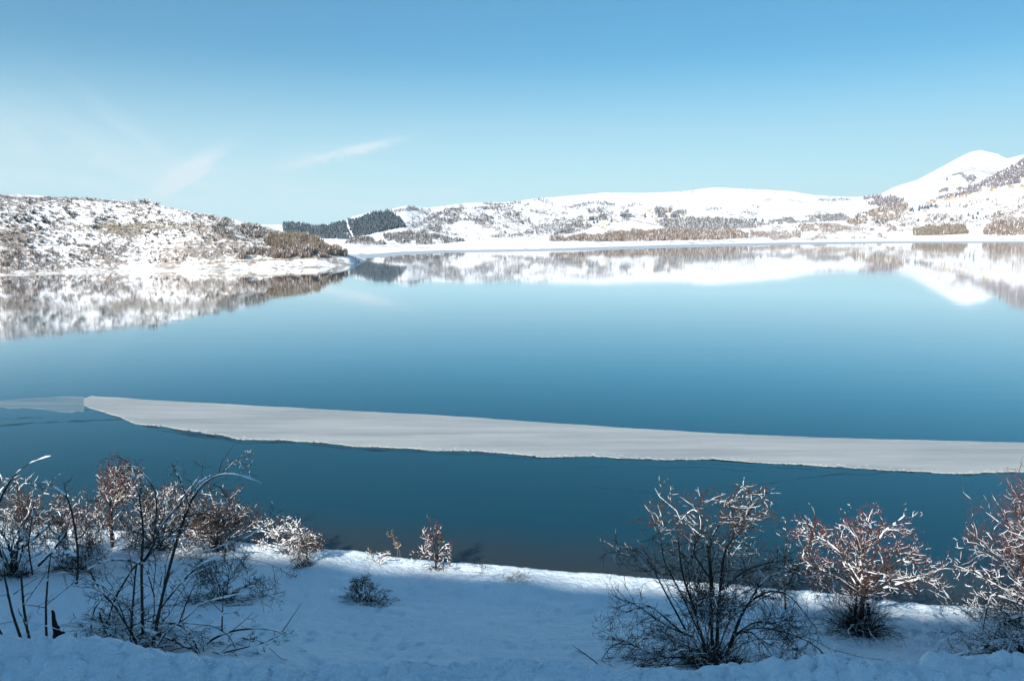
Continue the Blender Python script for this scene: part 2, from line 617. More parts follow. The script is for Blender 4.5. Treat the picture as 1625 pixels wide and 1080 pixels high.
M_ICE = mat_ice('grey_snow_ice', (0.245, 0.275, 0.288), (0.37, 0.388, 0.388), 0.55)
M_THINICE = mat_ice('thin_ice', (0.085, 0.135, 0.165), (0.17, 0.22, 0.245), 0.25)
M_CRACK = mat_ice('crack_water', (0.008, 0.028, 0.042), (0.014, 0.04, 0.055), 0.4, 0.15)
M_CRUST = mat_snow('ice_crust', [(20.0, 0.6, 0.02)], (0.50, 0.51, 0.52))
M_LAKEICE = mat_ice('blue_lake_ice', (0.34, 0.40, 0.46), (0.50, 0.55, 0.60), 0.4)


def sheet(name, ux, uy, lx, ly, z0, thick, mat, ncol=900, nrow=14, jag=0.0, seed=1, parent=None, jag_up=0.0):
    x = np.linspace(ux[0], ux[-1], ncol)
    yu, yl = np.interp(x, ux, uy), np.interp(x, lx, ly)
    yl = yl + jag * (fbm(x * 0.045, x * 0, seed, 4) + 0.5 * fbm(x * 0.25, x * 0 + 9, seed + 3, 3))
    yu = yu + jag_up * fbm(x * 0.03, x * 0, seed + 7, 4)
    t = np.linspace(0, 1, nrow)[:, None]
    py = yl[None] * (1 - t) + yu[None] * t
    X, Y = at_z(np.broadcast_to(x, py.shape), py, z0)
    Z = np.full(X.shape, z0 + thick)
    X = np.concatenate([X[:1], X, X[-1:]])
    Y = np.concatenate([Y[:1] - 0.002, Y, Y[-1:] + 0.002])
    Z = np.concatenate([Z[:1] * 0 - 0.02, Z, Z[-1:] * 0 - 0.02])
    return mesh_np(name, np.stack([X, Y, Z], -1).reshape(-1, 3), grid_faces(nrow + 2, ncol), mat, parent, smooth=False), x, yl


iux = [133, 145, 190, 250, 400, 550, 700, 850, 1000, 1150, 1300, 1450, 1625, 1850, 2300]
iuy = [633, 629, 631, 636, 644, 652, 660, 670, 680, 689, 695, 699, 703, 708, 716]
ilx = [133, 145, 165, 190, 215, 260, 290, 350, 380, 450, 520, 560, 650, 700, 760, 800, 860, 940, 1000, 1060, 1130, 1190,
       1280, 1340, 1400, 1460, 1540, 1570, 1625, 1850, 2300]
ily = [643, 648, 654, 661, 672, 676, 682, 690, 697, 698, 703, 708, 711, 715, 715, 719, 725, 724, 727, 729, 728, 733,
       737, 741, 745, 748, 752, 749, 748, 756, 770]
ice, ix_, iyl = sheet('ice_sheet', iux, iuy, ilx, ily, 0.0, 0.045, M_ICE, jag=1.3, seed=41, jag_up=0.7)
tag(ice, 'long pale grey strip of snow covered ice lying across the lake', 'ice sheet')
# crumbled white rim on the near edge of the ice (one part of many tiny lumps)
n = 260
kk = r_.integers(10, len(ix_) - 260, n)
lx_, ly_ = ix_[kk] + r_.uniform(-0.8, 0.8, n), iyl[kk] - 0.15 - 5.0 * r_.random(n) ** 2.2
keep = vnoise(lx_ * 0.05, lx_ * 0, 77) > 0.42
lx_, ly_ = lx_[keep], ly_[keep]
CX, CY = at_z(lx_, ly_, 0.04)
oct_v = np.array([[1, 0, 0], [0, 1, 0], [-1, 0, 0], [0, -1, 0], [0, 0, 1.0]])
oct_f = np.array([[0, 1, 4], [1, 2, 4], [2, 3, 4], [3, 0, 4]])


def scatter(proto_v, proto_f, P, S, rot=None):
    """joined copies of a small shape; S is (n,3)"""
    n = len(P)
    V = proto_v[None] * S[:, None, :]
    if rot is not None:
        c, s = np.cos(rot)[:, None], np.sin(rot)[:, None]
        V = np.stack([V[..., 0] * c - V[..., 1] * s, V[..., 0] * s + V[..., 1] * c, V[..., 2]], -1)
    V = V + P[:, None, :]
    Fq = proto_f[None] + (np.arange(n) * len(proto_v))[:, None, None]
    return V.reshape(-1, 3), Fq.reshape(-1, proto_f.shape[1])


S = np.stack([r_.uniform(0.03, 0.16, len(CX)), r_.uniform(0.03, 0.08, len(CX)), r_.uniform(0.008, 0.032, len(CX))], -1)
V, Fq = scatter(oct_v, oct_f, np.stack([CX, CY, CX * 0 + 0.044], -1), S, r_.uniform(-0.5, 0.5, len(CX)))
tag(mesh_np('rim_crust', V, Fq, M_CRUST, ice), kind='stuff')

tux = [-700, -200, 0, 30, 60, 100, 120, 134]
tuy = [640, 638, 636, 633, 631, 629, 629, 630]
tlx = [-700, -200, 0, 35, 65, 90, 110, 134]
tly = [654, 650, 646, 647, 649, 653, 655, 653]
thin, _, _ = sheet('thin_ice', tux, tuy, tlx, tly, 0.0, 0.018, M_THINICE, ncol=220, nrow=6, jag=1.6, seed=52)
tag(thin, 'thin grey green ice at the left tip of the pale ice strip', 'ice sheet')


def crack(px, py, w, seed, parent, jag=1.2, nseg=None):
    x = np.linspace(px[0], px[-1], nseg or max(20, int(abs(px[-1] - px[0]) / 2)))
    y = np.interp(x, px, py) + jag * fbm(x * 0.06, x * 0, seed, 4)
    ww = w * np.clip(0.55 + 1.0 * fbm(x * 0.05, x * 0 + 4, seed + 5, 3), 0.06, 1.3)
    ww = ww * np.clip(np.minimum(x - x[0], x[-1] - x) / 18.0, 0.1, 1)
    X0, Y0 = at_z(x, y + ww / 2)
    X1, Y1 = at_z(x, y - ww / 2)
    V = np.concatenate([np.stack([X0, Y0, X0 * 0 + 0.004], -1), np.stack([X1, Y1, X1 * 0 + 0.004], -1)])
    return mesh_np('crack', V, grid_faces(2, len(x)), M_CRACK, parent, smooth=False)


xs_ = np.arange(140, 1800, 30)
for a, b, w, dy in [(150, 470, 3.4, 2.6), (270, 640, 2.2, 4.5), (440, 900, 2.4, 1.4), (820, 1240, 2.0, 1.3),
                    (1120, 1480, 1.8, 1.6), (1400, 1640, 2.0, 1.6), (240, 420, 2.2, 7.0), (560, 860, 1.2, 5.0), (1090, 1330, 1.2, 7.0)]:
    x = np.arange(a, b, 12.0)
    crack(x, np.interp(x, ilx, ily) + dy, w, int(a), ice, 1.3)
crack([-40, 40, 130, 215], [678, 672, 667, 666], 2.0, 301, thin)
crack([66, 90, 132, 150], [650, 653, 650, 648], 2.0, 303, thin)
crack([0, 40, 70], [664, 663, 662], 1.3, 305, thin)
crack([930, 990, 1050], [772, 776, 783], 1.4, 307, ice)
crack([1195, 1240, 1280, 1330, 1350], [770, 763, 757, 752, 747], 1.6, 309, ice)
crack([1010, 1120, 1200], [742, 741, 748], 0.9, 311, ice)
crack([900, 980], [744, 738], 1.0, 313, ice)
crack([1320, 1370, 1420], [752, 753, 748], 1.4, 315, ice)

# ------------------------------------------------------------------ left hill
hx_s = np.array([-900, 0, 90, 221, 293, 360, 428, 500, 553, 577, 590], float)
hy_s = np.array([442, 437, 433.5, 430, 431, 430, 427.5, 425, 420.5, 413.5, 411], float)
hx_r = np.array([-900, -300, 0, 60, 130, 215, 240, 270, 330, 370, 395, 415, 450, 490, 530, 553, 577, 590], float)
hy_r = np.array([300, 305, 311, 312, 314, 320, 323, 331, 341, 349, 355, 361, 368, 381, 396, 406, 412.5, 411], float)


def hill_frame(X, Y):
    """pixel column of a point near the horizon"""
    return X / Y * 1.0107 * F + 812.5


def left_shoreY(px):
    return at_z(px, np.interp(px, hx_s, hy_s))[1]


def left_hill_z(X, Y):
    px = hill_frame(X, Y)
    Ys = left_shoreY(px)
    dep = np.interp(px, [-900, 0, 350, 480, 553, 577], [38, 33, 34, 26, 12, 3])
    Yr = Ys + dep
    zr = CAM_Z + Yr * tan_el(np.interp(px, hx_r, hy_r))
    zr = np.maximum(zr, 0.25)
    t = (Y - Ys) / dep
    sh = np.interp(t, [-1, 0, 0.08, 0.20, 0.235, 0.40, 0.62, 0.80, 1.0, 1.3, 6.0], [-0.5, 0.0, 0.014, 0.036, 0.080, 0.32, 0.62, 0.83, 1.0, 1.03, 0.2])
    w = np.clip(t * 3, 0, 1)
    bump = w * np.clip(zr / 15, 0, 1) * (1.1 * fbm(X * 0.07, Y * 0.07, 33, 4) + 0.25 * fbm(X * 0.5, Y * 0.5, 37, 3))
    tip = np.clip((585 - px) / 8, 0, 1)
    z = zr * sh + bump * np.clip(t, 0, 1) ** 0.6 + np.where(t > 0, 0.12 * np.clip(t / 0.05, 0, 1), 0)
    return np.where(t < 0, -0.4 * np.clip(-t * 20, 0, 1), z) * tip - (1 - tip) * 0.5


pxs = np.arange(-800, 592, 2.4)
tt = np.concatenate([np.linspace(-0.06, 1.0, 78), np.linspace(1.06, 5.0, 14)])
dep = np.interp(pxs, [-900, 0, 350, 480, 553, 577], [38, 33, 34, 26, 12, 3])
LY = left_shoreY(pxs)[None] + tt[:, None] * dep[None]
LX = (pxs[None] - 812.5) / F / 1.0107 * LY
LZ = left_hill_z(LX, LY)
# bare grassy terraces, given as colour of the ground itself
u_, s_ = LX / LY, (LZ - CAM_Z) / LY
py_l = 540 + F * (-(s_ * CP + SP) / (CP - s_ * SP))
px_l = np.broadcast_to(pxs, LX.shape)
bare = np.zeros_like(LX)


def band(x0, x1, ya, yb, half, amp, soft=1.0):
    yc = ya + (yb - ya) * (px_l - x0) / (x1 - x0)
    g = np.clip(1.4 - np.abs(py_l - yc) / half, 0, 1) * np.clip((px_l - x0) / 25, 0, 1) * np.clip((x1 - px_l) / 25, 0, 1)
    return amp * np.clip(g, 0, 1)


bare = np.maximum(bare, band(120, 345, 362, 357, 6.5, 1.0))
bare = np.maximum(bare, band(215, 420, 388, 384, 2.2, 0.8))
bare = np.maximum(bare, band(290, 552, 419, 406, 2.0, 1.0))
bare = np.maximum(bare, band(-60, 110, 430, 424, 2.2, 0.8))
tag(mesh_np('hill', np.stack([LX, LY, LZ], -1).reshape(-1, 3), grid_faces(len(tt), len(pxs)), M_HILL, attr={'bare': bare.ravel()}),
    'low snowy hill with scattered brown scrub on the left shore', 'hill', kind='structure')

# ------------------------------------------------------------------ far shore, hills and mountain
fx_w = np.array([-2000, 500, 577, 644, 719, 900, 1059, 1250, 1409, 1625, 3200], float)      # water line / ice rim
fy_w = np.array([411, 411, 410.5, 404.5, 401, 398, 394, 388.5, 386, 385.5, 384], float)
fx_b = np.array([-2000, 500, 580, 640, 719, 850, 1059, 1250, 1409, 1625, 3200], float)      # snow beach edge
fy_b = np.array([404, 404, 403.5, 399, 396.5, 395, 388.5, 384.5, 383, 383, 381], float)
fx_f = np.array([-2000, 560, 600, 700, 850, 1000, 1200, 1400, 1625, 3200], float)           # foot of the slope
fy_f = np.array([386, 388, 388, 386, 385.5, 384, 380.5, 376, 374, 372], float)
fx_m = np.array([-2000, 450, 600, 700, 850, 1000, 1100, 1250, 1350, 1450, 1560, 1625, 3200], float)
fy_m = np.array([368, 372, 371, 367, 357, 350, 347, 352, 349, 341, 326, 318, 290], float)
fx_r = np.array([-2000, -400, 300, 440, 470, 500, 520, 545, 560, 590, 615, 645, 680, 740, 800, 850, 900, 960, 1020, 1075, 1130,
                 1200, 1250, 1290, 1340, 1390, 1430, 1470, 1520, 1560, 1600, 1625, 1800, 3200], float)
fy_r = np.array([330, 340, 358, 357, 355, 357, 356, 352, 344, 336, 334, 326, 330, 322, 321, 315.5, 311, 305.5, 306.5, 304, 297.5,
                 300.5, 303, 310, 312.5, 313, 318, 314, 304, 285, 262, 248, 222, 190], float)


def far_knots(px):
    Yw = at_z(px, np.interp(px, fx_b, fy_b), 0.03)[1]
    Yf = at_z(px, np.interp(px, fx_f, fy_f), 2.2)[1]
    Yf = np.maximum(Yf, Yw * 1.05)
    Yr = np.interp(px, [300, 440, 560, 640, 740, 900, 1150, 1300, 1420, 1500, 3000], [520, 440, 415, 440, 500, 610, 800, 900, 1000, 1150, 1400])
    Yr = np.maximum(Yr, Yf * 1.06)
    Ym = Yf + (Yr - Yf) * np.interp(px, [600, 900, 1450], [0.5, 0.45, 0.42])
    zm = CAM_Z + Ym * tan_el(np.interp(px, fx_m, fy_m))
    zr = CAM_Z + Yr * tan_el(np.interp(px, fx_r, fy_r))
    return Yw, Yf, Ym, Yr, zm, zr


def far_z(X, Y):
    px = hill_frame(X, Y)
    Yw, Yf, Ym, Yr, zm, zr = far_knots(px)
    a = np.clip((Y - Yw) / (Yf - Yw), 0, 1)
    b = np.clip((Y - Yf) / (Ym - Yf), 0, 1)
    c = np.clip((Y - Ym) / (Yr - Ym), 0, 1)
    z = np.where(Y < Yw, -0.5 * np.clip((Yw - Y) / 3, 0, 1), 0.05 + 2.15 * a)
    z = np.where(Y > Yf, 2.2 + (zm - 2.2) * b, z)
    z = np.where(Y > Ym, zm + (zr - zm) * c, z)
    z = np.where(Y > Yr, zr - (Y - Yr) * 0.10, z)
    w = np.clip(b * 1.5, 0, 1) * (1 - np.clip((c - 0.6) * 2.5, 0, 1) * 0.9)
    d = 2.4 * fbm(X * 0.016, Y * 0.016, 201, 4)
    left = np.clip((1000 - px) / 160, 0, 1) * np.clip((px - 600) / 60, 0, 1)
    wid = np.clip((Yr - Yf) / 420, 0.10, 1)
    d = d * np.clip(wid * 1.5, 0.3, 1)
    spur = (ridged((X + 0.35 * Y) * 0.020, Y * 0.008, 211, 4) - 0.55) * 17.0 * wid
    spur2 = (ridged((X - 0.2 * Y) * 0.010, Y * 0.004, 223, 3) - 0.55) * 6.0 * wid
    return z + w * (d + left * spur + (1 - left) * spur2)


pxs = np.arange(-900, 2600, 5.0)
tt = np.concatenate([np.linspace(-0.04, 0, 3), np.linspace(0.02, 1, 12), 1 + np.linspace(0.02, 1, 34), 2 + np.linspace(0.02, 1, 36), 3 + np.linspace(0.08, 1, 7)])
Yw, Yf, Ym, Yr, zm, zr = far_knots(pxs)
FY = np.stack([np.interp(tt, [-0.05, 0, 1, 2, 3, 4], [yw * 0.97, yw, yf, ym, yr, yr * 1.5]) for yw, yf, ym, yr in zip(Yw, Yf, Ym, Yr)], 1)
FX = (pxs[None] - 812.5) / F / 1.0107 * FY
FZ = far_z(FX, FY)
tag(mesh_np('hill', np.stack([FX, FY, FZ], -1).reshape(-1, 3), grid_faces(len(tt), len(pxs)), M_FAR),
    'long line of snowy hills with a village beyond the lake', 'hill', kind='structure')

# frozen rim between the far beach and the open water
x = np.arange(480, 3000, 6.0)
Xa, Ya = at_z(x, np.interp(x, fx_w, fy_w))
Xb, Yb = at_z(x, np.interp(x, fx_b, fy_b) - 0.6)
V = np.concatenate([np.stack([Xa, Ya, Xa * 0 + 0.02], -1), np.stack([Xb, Yb, Xb * 0 + 0.02], -1)])
tag(mesh_np('lake_ice', V, grid_faces(2, len(x)), M_LAKEICE, smooth=False),
    'narrow blue grey rim of lake ice under the far snowy beach', 'ice', kind='structure')

mx = np.array([1100, 1250, 1340, 1390, 1410, 1450, 1490, 1520, 1532, 1545, 1560, 1575, 1588, 1610, 1625, 1700, 1800, 2000, 3000], float)
my = np.array([330, 318, 315, 309, 298, 285, 262, 245, 240, 237.5, 240, 243.5, 251, 245, 242, 236, 250, 268, 290], float)
yr_m = 2300.0


def mountain_z(X, Y):
    px = hill_frame(X, Y)
    t = (Y - 1300) / (yr_m - 1300)
    ridge = CAM_Z + yr_m * tan_el(np.interp(px, mx, my)) + 2.5 * fbm(px * 0.05, px * 0, 305, 3)
    prof = np.interp(t, [-0.2, 0, 0.4, 0.8, 1.0, 1.4], [-0.2, -0.05, 0.22, 0.68, 1.0, 0.5])
    env = np.sin(np.pi * np.clip(t, 0, 1))
    rg = (ridged(X * 0.0055 + Y * 0.002, Y * 0.0018, 311, 5) - 0.5) * 46 + (ridged(X * 0.02 + Y * 0.006, Y * 0.006, 317, 3) - 0.5) * 9
    return ridge * prof + rg * env


pxs = np.arange(1100, 2600, 5.0)
mt = np.linspace(0, 1.4, 70)
MY = 1300 + (yr_m - 1300) * mt[:, None] + 0 * pxs[None]
MX = (pxs[None] - 812.5) / F / 1.0107 * MY
MZ = mountain_z(MX, MY)
tag(mesh_np('mountain', np.stack([MX, MY, MZ], -1).reshape(-1, 3), grid_faces(len(mt), len(pxs)), M_MOUNT),
    'high white snow peak rising at the right', 'mountain', kind='structure')


# ------------------------------------------------------------------ far vegetation
def in_poly(n, poly, r):
    """random pixels inside a polygon"""
    P = np.array(poly, float)
    lo, hi = P.min(0), P.max(0)
    out = np.zeros((0, 2))
    while len(out) < n:
        q = r.uniform(lo, hi, (n * 3, 2))
        inside = np.zeros(len(q), bool)
        j = len(P) - 1
        for i in range(len(P)):
            c = ((P[i, 1] > q[:, 1]) != (P[j, 1] > q[:, 1])) & \
                (q[:, 0] < (P[j, 0] - P[i, 0]) * (q[:, 1] - P[i, 1]) / (P[j, 1] - P[i, 1] + 1e-9) + P[i, 0])
            inside ^= c
            j = i
        out = np.concatenate([out, q[inside]])
    return out[:n]


def tuft_proto(r, nb, spread, width, kinds=1.0):
    """nb thin blades rising from one point: a bare shrub of unit height"""
    a = r.uniform(0, 2 * np.pi, nb)
    t = r.random(nb) ** 0.7 * spread
    h = r.uniform(0.55, 1.0, nb)
    tip = np.stack([np.cos(a) * t, np.sin(a) * t, h], -1)
    b = np.stack([np.cos(a), np.sin(a), 0 * a], -1) * (0.12 * spread)
    q = r.uniform(0, 2 * np.pi, nb)
    side = np.stack([np.cos(q), np.sin(q), 0 * q], -1) * width
    mid = b * 0.4 + tip * 0.55
    V = np.stack([b * 0.4, mid + side, tip, mid - side], 1).reshape(-1, 3)
    return V, np.arange(nb * 4).reshape(-1, 4)


def mass(name, label, cat, mat, poly, n, h, r, zf, Yrange, nb=7, spread=0.35, width=0.10, hvar=0.4, clump=None, protos=5):
    n = int(n * 1.9)
    nb, width = nb + 1, width * 0.6
    q = in_poly(int(n * (2.2 if clump else 1)), poly, r)
    if clump:
        k = fbm(q[:, 0] * clump[0], q[:, 1] * clump[0] * 2.2, clump[1], 3) > clump[2]
        q = q[k][:n]
    P, ok = march(q[:, 0], q[:, 1], zf, *Yrange)
    P = P[ok]
    Vs, Fs, off = [], [], 0
    for i in range(protos):
        pv, pf = tuft_proto(r, nb, spread, width)
        Pi = P[i::protos]
        hh = h * r.uniform(1 - hvar, 1 + hvar, len(Pi)) * (0.5 + 1.0 * vnoise(Pi[:, 0] * 0.8 / h, Pi[:, 1] * 0.5 / h, 5)) * far_scale(Pi, zf)
        V, Fq = scatter(pv, pf, Pi - np.array([0, 0, 0.05]), np.stack([hh] * 3, -1), r.uniform(0, 6.28, len(Pi)))
        Vs.append(V)
        Fs.append(Fq + off)
        off += len(V)
    return tag(mesh_np(name, np.concatenate(Vs), np.concatenate(Fs), mat, smooth=False), label, cat, kind='stuff')


rv = np.random.default_rng(99)
FARR = (300, 1500, 260)


def far_scale(P, zf):
    return np.clip(P[:, 1] / 880.0, 0.3, 1.6) if zf is far_z else np.ones(len(P))

LEFTR = (185, 300, 200)
mass('willow_thicket', 'tan brown willow thicket on the point of the left hill', 'thicket', M_WILLOW,
     [(425, 378), (455, 371), (500, 380), (538, 392), (552, 404), (548, 407), (500, 402), (440, 396), (420, 388)], 1700, 1.6, rv, left_hill_z, LEFTR, 7, 0.35, 0.05)
mass('willow_thicket', 'dull brown bushes along the waterline at the tip of the left hill', 'thicket', M_THICK,
     [(380, 400), (450, 396), (552, 404), (548, 408), (470, 410), (380, 412)], 700, 1.6, rv, left_hill_z, LEFTR, 8, 0.4, 0.06, clump=(0.06, 5, -0.1))
mass('bare_woodland', 'grey brown scrub wood on the right shoulder of the left hill', 'woodland', M_SHRUB,
     [(330, 345), (370, 351), (400, 358), (440, 369), (440, 382), (380, 385), (340, 372)], 420, 1.0, rv, left_hill_z, LEFTR, 9, 0.5, 0.07, clump=(0.05, 9, 0.0))
mass('heath', 'brown heath and twigs fringing the crest of the left hill', 'heath', M_SHRUB,
     [(-300, 307), (0, 311), (130, 315), (215, 321), (270, 332), (330, 342), (330, 345), (240, 328), (130, 319), (0, 316), (-300, 311)], 1000, 0.55, rv, left_hill_z, LEFTR, 8, 0.45, 0.06)
mass('scrub', 'small brown scrub thinly spread over the left hill', 'scrub', M_SHRUB,
     [(-400, 312), (0, 316), (215, 324), (330, 345), (440, 376), (440, 404), (280, 416), (0, 432), (-400, 436)], 2900, 0.66, rv, left_hill_z, LEFTR, 6, 0.6, 0.10, clump=(0.03, 15, -0.15))
mass('scrub', 'fine pale brown twigs and grass poking through the snow of the left hill', 'scrub', M_THICK,
     [(-400, 312), (0, 316), (215, 324), (330, 345), (440, 376), (450, 404), (280, 418), (0, 433), (-400, 438)], 3600, 0.6, rv, left_hill_z, LEFTR, 4, 0.6, 0.11, clump=(0.045, 19, -0.2))
mass('heath', 'purple brown thicket low on the left hill near the water', 'heath', M_THICK,
     [(0, 400), (50, 398), (92, 418), (90, 430), (40, 434), (0, 434)], 130, 0.9, rv, left_hill_z, LEFTR, 9, 0.5, 0.07)


def cone_proto(r):
    Vs, Fs, off = [], [], 0
    for k, (z0, z1, rad) in enumerate(((0.06, 0.55, 0.24), (0.30, 0.78, 0.19), (0.56, 1.0, 0.12))):
        a = np.arange(7) / 7 * 2 * np.pi + k
        rr = rad * r.uniform(0.75, 1.2, 7)
        V = np.concatenate([np.stack([np.cos(a) * rr, np.sin(a) * rr, z0 + r.uniform(-0.04, 0.04, 7)], -1), [[0, 0, z1]]])
        Vs.append(V)
        Fs.append(np.stack([np.arange(7), (np.arange(7) + 1) % 7, np.full(7, 7)], -1) + off)
        off += 8
    return np.concatenate(Vs), np.concatenate(Fs)


def pines(name, label, poly, n, h, zf, Yr):
    q = in_poly(n, poly, rv)
    P, ok = march(q[:, 0], q[:, 1], zf, *Yr)
    P = P[ok]
    Vs, Fs, off = [], [], 0
    for i in range(4):
        pv, pf = cone_proto(rv)
        Pi = P[i::4]
        hh = h * rv.uniform(0.55, 1.3, len(Pi)) * (0.65 + 0.7 * vnoise(Pi[:, 0] * 0.12, Pi[:, 1] * 0.09, 8)) * far_scale(Pi, zf)
        V, Fq = scatter(pv, pf, Pi, np.stack([hh * 1.25, hh * 1.25, hh], -1), rv.uniform(0, 6.28, len(Pi)))
        Vs.append(V)
        Fs.append(Fq + off)
        off += len(V)
    return tag(mesh_np(name, np.concatenate(Vs), np.concatenate(Fs), M_PINE, smooth=False), label, 'forest', kind='stuff')


pines('pine_forest', 'dark blue pine forest left of the snowy firebreak',
      [(449, 357), (470, 355), (500, 359), (520, 358), (548.5, 352), (552.5, 366), (559, 380), (520, 379), (480, 377), (450, 371)], 1900, 3.6, far_z, FARR)
pines('pine_forest', 'dark blue pine forest right of the snowy firebreak',
      [(552, 350), (575, 345), (592, 340), (615, 337), (632, 346), (643, 360), (620, 364), (590, 371), (562.5, 378), (555, 364)], 1900, 3.6, far_z, FARR)
mass('bare_woodland', 'grey leafless wood along the foot of the hills behind the point', 'woodland', M_GREYWOOD,
     [(556, 380), (600, 374), (640, 370), (700, 375), (740, 383), (690, 388), (600, 389), (545, 387)], 1300, 3.2, rv, far_z, FARR, 5, 0.45, 0.12, clump=(0.04, 21, -0.25))
mass('scrub', 'sparse dark scrub over the snowy far slopes', 'scrub', M_GREYWOOD,
     [(640, 334), (760, 330), (880, 322), (960, 318), (1000, 350), (900, 372), (760, 380), (650, 372)], 1500, 2.4, rv, far_z, FARR, 7, 0.6, 0.12, clump=(0.035, 25, 0.12))
mass('thicket', 'reddish brown thicket along the far beach below the village', 'thicket', M_THICK,
     [(868, 383), (900, 378), (950, 373), (1000, 368), (1060, 366), (1120, 368), (1180, 370), (1188, 378), (1120, 381), (1000, 383)], 2900, 3.6, rv, far_z, FARR, 7, 0.35, 0.09)
mass('thicket', 'grey brown trees climbing the slope left of the village', 'thicket', M_GREYWOOD,
     [(855, 382), (880, 372), (920, 352), (960, 342), (965, 352), (920, 366), (880, 380)], 420, 3.4, rv, far_z, FARR, 7, 0.4, 0.1, clump=(0.05, 28, -0.1))
mass('bare_woodland', 'grey wood on the slope right of the village', 'woodland', M_GREYWOOD,
     [(1040, 352), (1075, 346), (1130, 346), (1190, 350), (1200, 362), (1120, 367), (1060, 366)], 1700, 2.7, rv, far_z, FARR, 7, 0.4, 0.1)
mass('bare_woodland', 'dark trees on the knoll behind the village', 'woodland', M_GREYWOOD,
     [(985, 338), (1020, 332), (1080, 332), (1105, 342), (1080, 346), (990, 345)], 380, 3.6, rv, far_z, FARR, 7, 0.4, 0.1, clump=(0.06, 33, -0.1))
mass('scrub', 'brown hedges and scrub in the snowy fields of the far shore', 'scrub', M_THICK,
     [(1190, 356), (1300, 356), (1420, 356), (1425, 378), (1300, 380), (1190, 382)], 1500, 1.9, rv, far_z, FARR, 7, 0.5, 0.11, clump=(0.05, 35, 0.0))
mass('bare_woodland', 'grey brown wood under the white ridge of the far shore', 'woodland', M_GREYWOOD,
     [(1200, 354), (1270, 344), (1340, 340), (1350, 350), (1270, 354), (1210, 358)], 900, 2.4, rv, far_z, FARR, 7, 0.4, 0.1, clump=(0.06, 37, -0.2))
mass('bare_woodland', 'brown trees and gardens at the foot of the peak', 'woodland', M_THICK,
     [(1340, 350), (1400, 330), (1440, 322), (1440, 332), (1425, 350), (1350, 358)], 600, 3.0, rv, far_z, FARR, 7, 0.4, 0.1, clump=(0.06, 39, -0.1))
mass('willow_thicket', 'block of tan willows by the far beach on the right', 'thicket', M_WILLOW,
     [(1449, 366), (1480, 363), (1530, 362), (1538, 371), (1500, 373), (1450, 374)], 1100, 4.8, rv, far_z, FARR, 7, 0.3, 0.09)
mass('willow_thicket', 'brown willow thicket at the right end of the far beach', 'thicket', M_THICK,
     [(1562, 364), (1590, 354), (1625, 349), (1760, 345), (1760, 372), (1590, 374), (1560, 372)], 1800, 4.2, rv, far_z, FARR, 7, 0.35, 0.09, clump=(0.05, 44, -0.35))
mass('scrub', 'small dark bushes dotted over the right snowy slope', 'scrub', M_THICK,
     [(1420, 340), (1500, 322), (1625, 312), (1760, 300), (1760, 350), (1560, 360), (1425, 368)], 700, 2.4, rv, far_z, FARR, 7, 0.5, 0.11, clump=(0.05, 47, 0.1))
mass('bare_woodland', 'mauve leafless forest on the steep right hill', 'woodland', M_MAUVE,
     [(1480, 318), (1520, 305), (1560, 288), (1600, 265), (1625, 250), (1800, 225), (1800, 285), (1625, 290), (1560, 302), (1510, 316)], 4000, 2.6, rv, far_z, FARR, 4, 0.5, 0.28, clump=(0.03, 51, -0.5))
mass('bare_woodland', 'thin mauve wood in the saddle below the peak', 'woodland', M_MAUVE,
     [(1370, 316), (1400, 313), (1425, 318), (1440, 322), (1420, 330), (1380, 326)], 420, 3.6, rv, far_z, FARR, 7, 0.35, 0.12, clump=(0.06, 55, -0.2))

def line_mass(name, label, cat, mat, lines, per_px, h, r, zf, Yrange, jx=2.5, jy=1.4):
    qs = []
    for ln in lines:
        P = np.array(ln, float)
        d = np.concatenate([[0], np.cumsum(np.hypot(*np.diff(P, axis=0).T))])
        t = r.uniform(0, d[-1], max(4, int(d[-1] * per_px)))
        qs.append(np.stack([np.interp(t, d, P[:, 0]) + r.normal(0, jx, len(t)), np.interp(t, d, P[:, 1]) + r.normal(0, jy, len(t))], -1))
    q = np.concatenate(qs)
    P, ok = march(q[:, 0], q[:, 1], zf, *Yrange)
    P = P[ok]
    pv, pf = tuft_proto(r, 8, 0.5, 0.06)
    hh = h * r.uniform(0.5, 1.4, len(P)) * far_scale(P, zf)
    V, Fq = scatter(pv, pf, P - np.array([0, 0, 0.05]), np.stack([hh] * 3, -1), r.uniform(0, 6.28, len(P)))
    return tag(mesh_np(name, V, Fq, mat, smooth=False), label, cat, kind='stuff')


mass('bare_woodland', 'grey frosted wood low on the white peak', 'woodland', M_MAUVE,
     [(1482, 300), (1500, 285), (1515, 276), (1548, 273), (1555, 284), (1525, 302), (1490, 310)], 900, 3.2, rv, mountain_z, (1290, 2400, 300), 4, 0.5, 0.2, clump=(0.05, 61, 0.02))
line_mass('scrub', 'thin dark lines of scrub in the gullies of the far snowy spurs', 'scrub', M_GREYWOOD,
          [[(648, 328), (672, 338), (687, 343), (702, 352)], [(687, 342), (712, 335), (737, 331)], [(731, 335), (748, 346), (774, 362)], [(655, 360), (687, 346), (700, 340)],
           [(679, 361), (702, 370), (730, 374)], [(768, 323), (789, 326), (829, 321)], [(852, 317), (866, 320), (878, 327)], [(797, 340), (815, 351), (825, 356)],
           [(855, 362), (880, 358), (900, 352), (925, 345)], [(880, 376), (905, 368), (935, 360)], [(840, 334), (870, 341)], [(900, 330), (940, 322), (975, 324)],
           [(700, 350), (760, 348), (800, 356)], [(620, 336), (660, 332)], [(985, 330), (1010, 325)], [(1120, 333), (1146, 331)], [(1180, 337), (1200, 340)], [(1195, 328), (1205, 329)],
           [(1085, 346), (1110, 352)], [(1380, 313), (1405, 317), (1420, 320)], [(1300, 318), (1345, 317)]], 3.0, 2.0, rv, far_z, FARR)
